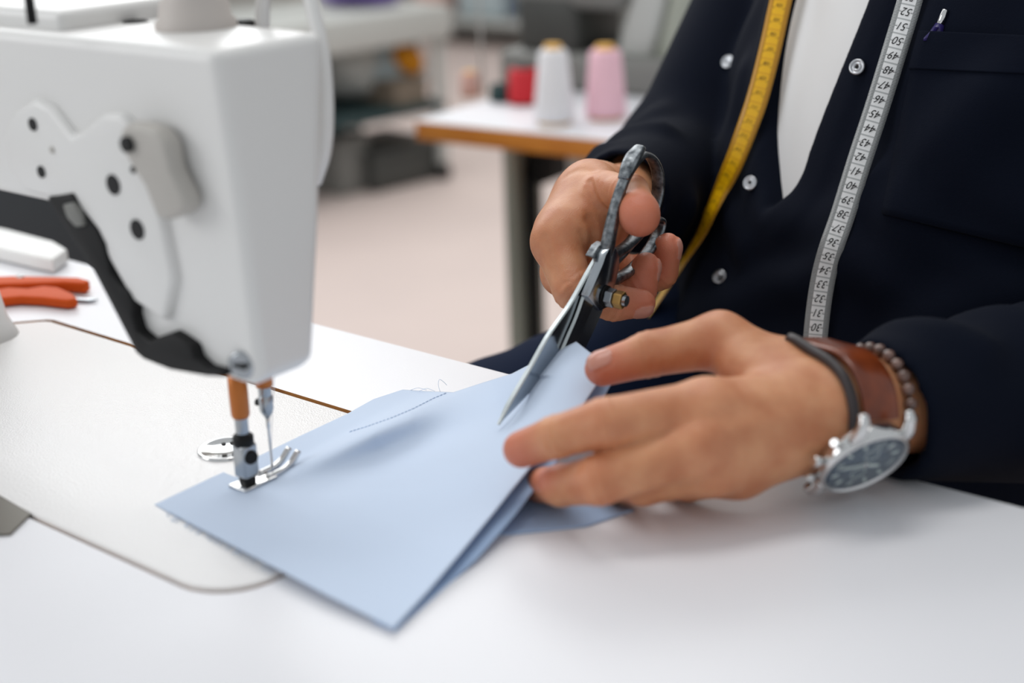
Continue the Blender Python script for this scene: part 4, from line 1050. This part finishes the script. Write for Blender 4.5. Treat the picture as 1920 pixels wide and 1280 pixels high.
def strip_ring(name, path, half, thick, m, parent, axis, keep=None, rim=0.0):
    n = len(path); c = path.mean(0); vs, fs = [], []; prof_ = [(-half, 0), (-half, thick * .8), (-half * .86, thick), (-half * .4, thick * 1.12), (half * .4, thick * 1.12), (half * .86, thick), (half, thick * .8), (half, 0)]
    K = len(prof_)
    for p in path:
        r = p - c; r = nrm(r - axis * (r @ axis))
        for a_, h in prof_: vs.append(p + axis * a_ + r * h)
    idx = range(n) if keep is None else keep; idx = list(idx)
    pairs = list(zip(idx, idx[1:] + ([idx[0]] if keep is None else [])))
    for i, j in pairs:
        for k in range(K): fs.append((i * K + k, i * K + (k + 1) % K, j * K + (k + 1) % K, j * K + k))
    return mesh(name, vs, fs, m, parent)
ring, rc0, rA = wrist_ring(0.0, 0.0006, 72)
# strap of the watch: leave out the arc that lies under the case
dist = np.linalg.norm(ring - (wt0 - dn * 0.006), axis=1); far = np.where(dist > 0.0150)[0]
st_ = far[np.argmax(np.diff(np.r_[far, far[0] + 72]))]; order = [(st_ + k) % 72 for k in range(1, 72)]; keep = []
for i in order:
    if dist[i] > 0.0150: keep.append(i)
    elif keep: break
strip_ring('strap', ring, 0.0098, 0.0024, M['leather'], watch, rA, keep if len(keep) > 20 else None)
kp = [i for i in keep if ring[i] @ camv(0, 1, 0) > np.median(ring @ camv(0, 1, 0))][:1]
# dark leather cord next to the strap
ring2, c2, A2 = wrist_ring(-0.0135, 0.0016, 64)
crd = tube('cord_bracelet', ring2, 0.0026, M['cord'], None, 12, closed=True)
tag(crd, 'dark leather cord bracelet beside the watch strap, on the hand side', 'bracelet')
# string of brown beads on the cuff side
ring3, c3, A3 = wrist_ring(0.0185, 0.0030, 96)
brc = thing('bead_bracelet', 'bracelet of dark brown beads between the watch and the left cuff', 'bracelet', c3)
tube('string', ring3, 0.0007, M['cord'], brc, 6, closed=True)
Lr = np.r_[0, np.cumsum(np.linalg.norm(np.diff(np.vstack([ring3, ring3[:1]]), axis=0), axis=1))]; nb_ = int(Lr[-1] / 0.0066)
for k in range(nb_):
    l = Lr[-1] * k / nb_; p = np.array([np.interp(l, Lr, np.r_[ring3[:, i], ring3[0, i]]) for i in range(3)]); q = np.array([np.interp((l + 1e-4) % Lr[-1], Lr, np.r_[ring3[:, i], ring3[0, i]]) for i in range(3)])
    pr = [(0.0006, -0.003), (0.0019, -0.0025), (0.0028, -0.0014), (0.0031, 0), (0.0028, 0.0014), (0.0019, 0.0025), (0.0006, 0.003)]
    lathe('bead', pr, p, q - p, M['bead'], brc, 16)
# ------------------------------------------------------------------ things lying on the sewing table
# orange thread clipper
cl = thing('thread_clipper', 'orange thread clipper lying on the table behind the machine pillar', 'thread clipper', onz(95, 560, T))
def flatbar(name, px, z0, z1, m, parent, bev=0.002):
    a = [onz(x, y, T) + [0, 0, z1] for x, y in px]; b = [p - [0, 0, z1 - z0] for p in a]
    return bevel(prism(name, a, b, m, parent), bev, 3)
flatbar('handle', [(-40, 566), (20, 556), (55, 558), (85, 553), (112, 556), (140, 568), (148, 578), (128, 582), (80, 576), (40, 574), (-40, 582)], 0.0008, 0.0075, M['orange'], cl)
flatbar('handle', [(-50, 540), (30, 538), (70, 539), (120, 540), (150, 541), (172, 547), (160, 553), (120, 550), (70, 552), (-50, 556)], 0.0008, 0.0090, M['orange'], cl)
flatbar('blade', [(120, 556), (168, 563), (185, 566), (166, 569), (120, 566)], 0.001, 0.0025, M['steel'], cl, 0.0003)
lathe('rivet', [(0.0028, 0.002), (0.0028, 0.0095), (0.002, 0.0103)], onz(42, 541, T), (0, 0, 1), M['chrome'], cl, 20)
# white tray at the far end of the table
tr = [(-260, 372), (15, 429), (100, 451), (126, 466), (98, 486), (60, 478), (-280, 402)]
a = [onz(x, y, T + 0.012) for x, y in tr]
tray = bevel(prism('tray', a, [p - [0, 0, 0.011] for p in a], M['white']), 0.002, 3); tag(tray, 'flat white tray at the far end of the sewing table', 'tray')
# ------------------------------------------------------------------ room
def st(o, label=None): o['kind'] = 'structure'; return o
XL, YB = -6.2, 5.6
st(box('floor', (XL, -2.2, -0.05), (3.0, YB, 0.0), M['floor']))
st(box('wall_back', (XL, YB, 0), (3.0, YB + 0.1, 2.9), M['wall']))
st(box('wall_left', (XL - 0.1, -2.2, 0), (XL, YB, 2.9), M['wall2']))
st(box('baseboard_back', (XL, YB - 0.02, 0), (3.0, YB, 0.09), M['wall2']))
st(box('baseboard_left', (XL, -2.2, 0), (XL + 0.02, YB, 0.09), M['wall2']))
# grey cabinet standing beyond the table end
a = at(-60, 330, 1.75); 
cx = ray(60, 420); cpos = C + cx * 1.72
cab = thing('cabinet', 'dark grey metal cabinet standing behind the table, seen under the machine arm', 'cabinet', (cpos[0], cpos[1], 0))
mt = Matrix.Translation((cpos[0], cpos[1], 0)) @ Matrix.Rotation(math.radians(38), 4, 'Z')
box('body', (-0.36, 0.0, 0.05), (0.17, 0.36, 0.80), M['slate'], cab, 0.006, mt)
box('drawer', (-0.34, -0.014, 0.43), (0.15, 0.0, 0.78), M['slate'], cab, 0.004, mt)
box('drawer', (-0.34, -0.014, 0.08), (0.15, 0.0, 0.41), M['slate'], cab, 0.004, mt)
box('plinth', (-0.34, 0.02, 0.0), (0.15, 0.34, 0.05), M['black'], cab, 0.0, mt)
# ------------------------------------------------------------------ second work table with the thread cones
TB = 0.665
def ont(x, y): return onz(x, y, TB)
p0, p1, p2 = ont(778, 226), ont(1171, 266), ont(892, 186)
ex = nrm(p1 - p0); ey = nrm(np.cross([0, 0, 1], ex))
wt = thing('work_table', 'white topped work table with a beech edge, carrying the thread cones', 'table', (p0[0], p0[1], 0))
def tb(u, v, z): return p0 + ex * u + ey * v + np.array([0, 0, z - TB])
ulen = np.linalg.norm(p1 - p0)
ang = math.atan2(ex[1], ex[0]); MT = Matrix.Translation((p0[0], p0[1], 0)) @ Matrix.Rotation(ang, 4, 'Z')
box('tabletop', (0.0, 0.0, TB - 0.0012), (1.15, 0.56, TB), M['table'], wt, 0, MT)
box('core', (0.0, 0.0, TB - 0.028), (1.15, 0.56, TB - 0.0012), M['orange_edge'], wt, 0.001, MT)
for u in (0.024, 0.95):
    lg = box('leg', (u, 0.18, 0.06), (u + 0.022, 0.26, TB - 0.028), M['sage'], wt, 0.003, MT)
    box('foot', (u - 0.005, 0.02, 0.0), (u + 0.03, 0.52, 0.06), M['sage'], lg, 0.004, MT)
box('rail', (0.046, 0.22, 0.22), (0.95, 0.23, 0.27), M['sage'], wt, 0.003, MT)
box('motor_bracket', (0.052, 0.20, TB - 0.13), (0.085, 0.30, TB - 0.028), M['black'], wt, 0.004, MT)
box('motor', (0.17, 0.15, TB - 0.32), (0.30, 0.34, TB - 0.10), M['darkgrey'], wt, 0.02, MT, 3)
box('control_box', (0.215, 0.06, TB - 0.085), (0.30, 0.2, TB - 0.03), M['lightgrey'], wt, 0.006, MT)
box('pull_rod', (0.050, 0.2, 0.1), (0.066, 0.215, TB - 0.1), M['black'], wt, 0, MT)
box('treadle', (0.2, 0.12, 0.07), (0.8, 0.4, 0.1), M['black'], wt, 0.006, MT)
def thread_cone(name, px, py, h, r0, r1, m, label, group=None, core=M['cone']):
    b = ont(px, py); t = thing(name, label, 'thread', b, group)
    lathe('core', [(r0 * .8, 0.0), (r0 * .78, h * .03), (r1 * .62, h * .97), (r1 * .55, h), (r1 * .3, h)], b, (0, 0, 1), core, t, 28)
    lathe('thread', [(r0 * .78, h * .035), (r0, h * .06), (r0 * 1.0, h * .12), (r1, h * .90), (r1 * .75, h * .945), (r1 * .5, h * .95)], b, (0, 0, 1), m, t, 36)
    return t
gp = 'cones of thread on the work table'
thread_cone('thread_cone', 1040, 232, 0.1095, 0.0285, 0.0198, M['thread_white'], 'white cone of thread with an orange core tip, tall, on the work table', gp)
thread_cone('thread_cone', 1136, 222, 0.1025, 0.0291, 0.0221, M['thread_pink'], 'pink cone of thread with a yellow core tip on the work table', gp)
thread_cone('thread_spool', 985, 194, 0.0560, 0.0256, 0.0233, M['thread_red'], 'red thread spool behind the white thread cone', gp, M['black'])
thread_cone('thread_spool', 941, 190, 0.0280, 0.0186, 0.0175, M['thread_teal'], 'small dark green thread spool standing beside the grey machine', gp, M['black'])
thread_cone('thread_spool', 882, 181, 0.0396, 0.0151, 0.0140, M['thread_rose'], 'small dusty rose thread spool at the back of the work table', gp)
# grey machine at the back of that table
gm = thing('overlock_machine', 'grey overlock machine at the back of the work table behind the thread', 'sewing machine', ont(1010, 175))
g0 = ont(1000, 172); 
def gmx(ox, oy): return Matrix.Translation((g0[0], g0[1], TB)) @ Matrix.Rotation(ang, 4, 'Z') @ Matrix.Scale(1.165, 4) @ Matrix.Translation((ox, oy, 0))
box('base', (-0.07, 0.0, 0.0), (0.19, 0.16, 0.05), M['midgrey'], gm, 0.012, gmx(0, 0.02), 3)
box('head', (-0.045, 0.0, 0.045), (0.05, 0.13, 0.13), M['darkgrey'], gm, 0.016, gmx(0, 0.03), 3)
box('arm', (-0.05, 0.0, 0.105), (0.12, 0.12, 0.185), M['midgrey'], gm, 0.02, gmx(0, 0.03), 3)
mt = gmx(0.115, 0.05) @ Matrix.Rotation(math.radians(16), 4, 'Y')
box('column', (-0.03, 0.0, 0.02), (0.022, 0.10, 0.30), M['lightgrey'], gm, 0.012, mt, 3)
box('side_cover', (0.026, 0.0, 0.02), (0.055, 0.09, 0.26), M['sage'], gm, 0.01, mt, 3)
lathe('thread_stand', [(0.0025, 0.0), (0.0025, 0.4)], ont(905, 178), (0, 0, 1), M['lightgrey'], gm, 12)
# ------------------------------------------------------------------ far trolley and shelves
def front(px, py, d): return at(px, py, d)
DF = 4.15
b0 = onz(640, 385, 0.0); b1 = onz(845, 335, 0.0)
tx = nrm(b1 - b0); Wt = np.linalg.norm(b1 - b0); an = math.atan2(tx[1], tx[0]); TM = Matrix.Translation((b0[0], b0[1], 0)) @ Matrix.Rotation(an, 4, 'Z')
def zat(px, py, u, v=0.0):
    """height where the ray meets the trolley's front plane"""
    d = ray(px, py); nrmv = np.array([-tx[1], tx[0], 0]); t = ((b0 + nrmv * v - C) @ nrmv) / (d @ nrmv); return (C + d * t)
tro = thing('trolley', 'low white trolley by the wall loaded with bags and yarn', 'trolley', (b0[0], b0[1], 0))
zt_ = zat(690, 92, 0)[2]; zm_ = zat(705, 212, 0)[2]
print('trolley', Wt, zt_, zm_)
box('top_shelf', (-0.42, -0.02, zt_), (Wt + 0.02, 0.5, zt_ + 0.10), M['lightgrey'], tro, 0.006, TM)
box('middle_shelf', (-0.38, 0.0, zm_ - 0.03), (Wt, 0.46, zm_), M['teal'], tro, 0.004, TM)
for u in (-0.4, Wt - 0.03):
    for v in (0.0, 0.44):
        lg = box('post', (u, v, 0.05), (u + 0.03, v + 0.03, zt_), M['lightgrey'], tro, 0.003, TM)
        lathe('caster', [(0.025, -0.012), (0.025, 0.012)], TM @ Vector((u + 0.015, v + 0.015, 0.025)), tx, M['black'], lg, 20)
def blob(name, px, py, v, rx, ry, rz, m, label, cat, zb, group=None):
    p = zat(px, py, 0, v); c = np.array([p[0], p[1], zb + rz])
    nrmv = np.array([-tx[1], tx[0], 0]); A = [tx, nrmv, [0, 0, 1.0]]; sd = abs(hash(name)) % 7
    def fn(P):
        d = ell(P, c, A, (rx, ry, rz)); q = P / 0.05
        d = d + 0.012 * np.sin(q[:, 0] * 1.3 + q[:, 2] + px) * np.sin(q[:, 1] * 1.1 + q[:, 2] * 0.8 + px * .3)
        return np.maximum(d, zb + 0.001 - P[:, 2])
    r = max(rx, ry, rz) + 0.03; vv, qq = isosurface(fn, c - r, c + r, 0.012)
    o = mesh(name, vv, qq, m); return tag(o, label, cat, group)
blob('bag', 722, 165, 0.2, 0.13, 0.12, 0.085, M['bag'], 'pale blue grey bag on the middle shelf of the trolley', 'bag', zm_)
pb_ = zat(742, 156, 0, 0.02); qb_ = zat(802, 156, 0, 0.02); u0, u1 = (pb_ - b0) @ tx, (qb_ - b0) @ tx
bx_ = thing('carton', 'small brown grey carton on the middle trolley shelf, under the yarn ball', 'box', (pb_[0], pb_[1], zm_))
box('shell', (u0, 0.02, zm_), (u1, 0.2, pb_[2] - 0.015), M['taupe'], bx_, 0.004, TM); box('lid', (u0 - 0.004, 0.016, pb_[2] - 0.015), (u1 + 0.004, 0.204, pb_[2]), M['taupe'], bx_, 0.003, TM)
blob('yarn_ball', 766, 120, 0.10, 0.052, 0.052, 0.049, M['ochre'], 'ochre yellow yarn ball resting on the carton on the trolley', 'yarn', pb_[2])
blob('cloth_pile', 690, 32, 0.2, 0.14, 0.12, 0.05, M['purple'], 'purple folded cloth on the trolley top', 'cloth', zt_ + 0.10)
blob('bag', 655, 160, 0.25, 0.10, 0.12, 0.10, M['lightgrey'], 'light grey bag on the middle shelf, next to the trolley post', 'bag', zm_)
def crate(name, px0, px1, ytop, v, m, label, depth=0.3, zb=0.0):
    p = zat(px0, ytop, 0, v); q = zat(px1, ytop, 0, v); u0, u1 = (p - b0) @ tx, (q - b0) @ tx; h = p[2]
    t = thing(name, label, 'crate', (p[0], p[1], zb))
    box('shell', (u0, v, zb), (u1, v + depth, h - 0.02), m, t, 0.008, TM); box('rim', (u0 - 0.008, v - 0.008, h - 0.02), (u1 + 0.008, v + depth + 0.008, h), m, t, 0.004, TM)
    return t
crate('crate', 700, 835, 290, 0.03, M['darkgrey'], 'wide dark grey crate on the floor under the trolley')
crate('crate', 632, 690, 262, 0.08, M['midgrey'], 'mid grey crate on the floor under the trolley, nearer the machine')
yb = thing('spindle_rack', 'dark rack of spindles behind the yarn ball on the trolley', 'rack', tuple(zat(745, 150, 0, 0.3)))
for k in range(6):
    p = zat(655 + 24 * k, 140, 0, 0.40); lathe('spindle', [(0.022, 0.0), (0.026, 0.05), (0.016, 0.30), (0.008, 0.32)], (p[0], p[1], zm_), (0, 0, 1), M['darkgrey'] if k % 2 else M['midgrey'], yb, 14)
p = zat(715, 140, 0, 0.40); box('back_panel', (-0.3, 0.43, zm_), (Wt - 0.05, 0.45, zt_ - 0.02), M['midgrey'], yb, 0.0, TM)
# wall shelf units far behind
sh2 = thing('shelf_unit', 'pale shelf unit against the back wall with folded fabrics', 'shelf', (-3.0, YB - 0.4, 0))
x0, x1 = -4.9, -2.2
box('side_panel', (x0, YB - 0.42, 0.0), (x0 + 0.03, YB - 0.02, 1.5), M['lightgrey'], sh2); box('side_panel', (x1, YB - 0.42, 0.0), (x1 + 0.03, YB - 0.02, 1.5), M['lightgrey'], sh2)
for z in (0.12, 0.5, 0.88, 1.26): box('shelf_board', (x0 + 0.03, YB - 0.42, z), (x1, YB - 0.02, z + 0.025), M['lightgrey'], sh2)
fm = ['thread_rose', 'purple', 'white', 'bag', 'sage', 'thread_pink', 'blue', 'lightgrey', 'ochre', 'midgrey', 'teal']
names = {'thread_rose': 'dusty rose', 'purple': 'purple', 'white': 'white', 'bag': 'pale blue grey', 'sage': 'grey green', 'thread_pink': 'pink', 'blue': 'blue', 'lightgrey': 'light grey', 'ochre': 'ochre', 'midgrey': 'mid grey', 'teal': 'dark teal'}
k = 0; xs = np.arange(x0 + 0.2, x1 - 0.25, 0.41)
for zi, z in enumerate((0.145, 0.525, 0.905)):
    for i, x in enumerate(xs):
        m = fm[(k * 3 + zi) % len(fm)]; k += 1
        o = box('fabric_stack', (x - 0.15, YB - 0.36, z), (x + 0.15, YB - 0.08, z + 0.12 + 0.10 * ((k * 7) % 5) / 5), M[m], None, 0.02, None, 3)
        tag(o, '%s folded fabric, %s from left on %s board of the pale shelf unit' % (names[m], ['first', 'second', 'third', 'fourth', 'fifth', 'sixth', 'seventh'][i], ['bottom', 'second', 'third'][zi]), 'fabric', 'folded fabrics on the shelf unit')


# ------------------------------------------------------------------ camera, light, colour
cam = bpy.data.cameras.new('camera'); co = bpy.data.objects.new('camera', cam); COL.objects.link(co)
mw = Matrix.Identity(4)
for i in range(3):
    for j in range(3): mw[i][j] = R[i][j]
    mw[i][3] = C[i]
co.matrix_world = mw
cam.sensor_width = 36.0; cam.lens = F * 36 / 1920; cam.clip_start = 0.02; cam.clip_end = 60
cam.dof.use_dof = True; cam.dof.focus_distance = 0.812; cam.dof.aperture_fstop = 3.8; cam.dof.aperture_blades = 0
S.camera = co
w = bpy.data.worlds.new('daylight'); S.world = w; w.use_nodes = True
bg = w.node_tree.nodes['Background']; bg.inputs['Color'].default_value = (0.93, 0.97, 1.0, 1); bg.inputs['Strength'].default_value = 0.58
def area(name, loc, target, size, power, col=(1, 1, 1)):
    l = bpy.data.lights.new(name, 'AREA'); l.shape = 'RECTANGLE'; l.size, l.size_y = size; l.energy = power; l.color = col
    o = bpy.data.objects.new(name, l); COL.objects.link(o); o.location = loc
    o.rotation_euler = (Vector(target) - Vector(loc)).to_track_quat('-Z', 'Y').to_euler(); return o
area('unseen_side_light', (-2.4, 1.3, 2.2), (0, 0.1, 0.8), (1.8, 1.4), 24, (0.97, 0.985, 1.0))
area('unseen_side_light', (-2.0, -2.0, 2.0), (0, 0.1, 0.8), (1.8, 1.4), 26, (0.99, 0.99, 1.0))  # added fill from the camera's left, brightening the near vertical faces
area('ceiling_light', (-0.35, 0.35, 2.75), (0.05, 0.1, 0.75), (1.6, 0.5), 13, (1.0, 0.985, 0.96))
area('ceiling_light', (-1.6, 2.6, 2.8), (-1.6, 2.7, 0), (2.4, 1.2), 32, (1.0, 0.985, 0.96))
area('ceiling_light', (-3.6, 4.2, 2.8), (-3.6, 4.3, 0), (2.4, 1.2), 26, (1.0, 0.985, 0.96))
S.view_settings.view_transform = 'Standard'; S.view_settings.look = 'None'; S.view_settings.gamma = 1.0
S.view_settings.use_curve_mapping = False; S.view_settings.exposure = 0.0
S.cycles.use_denoising = True
S.cycles.max_bounces = 8; S.cycles.diffuse_bounces = 4; S.cycles.glossy_bounces = 4; S.cycles.transparent_max_bounces = 8
S.cycles.sample_clamp_indirect = 8.0
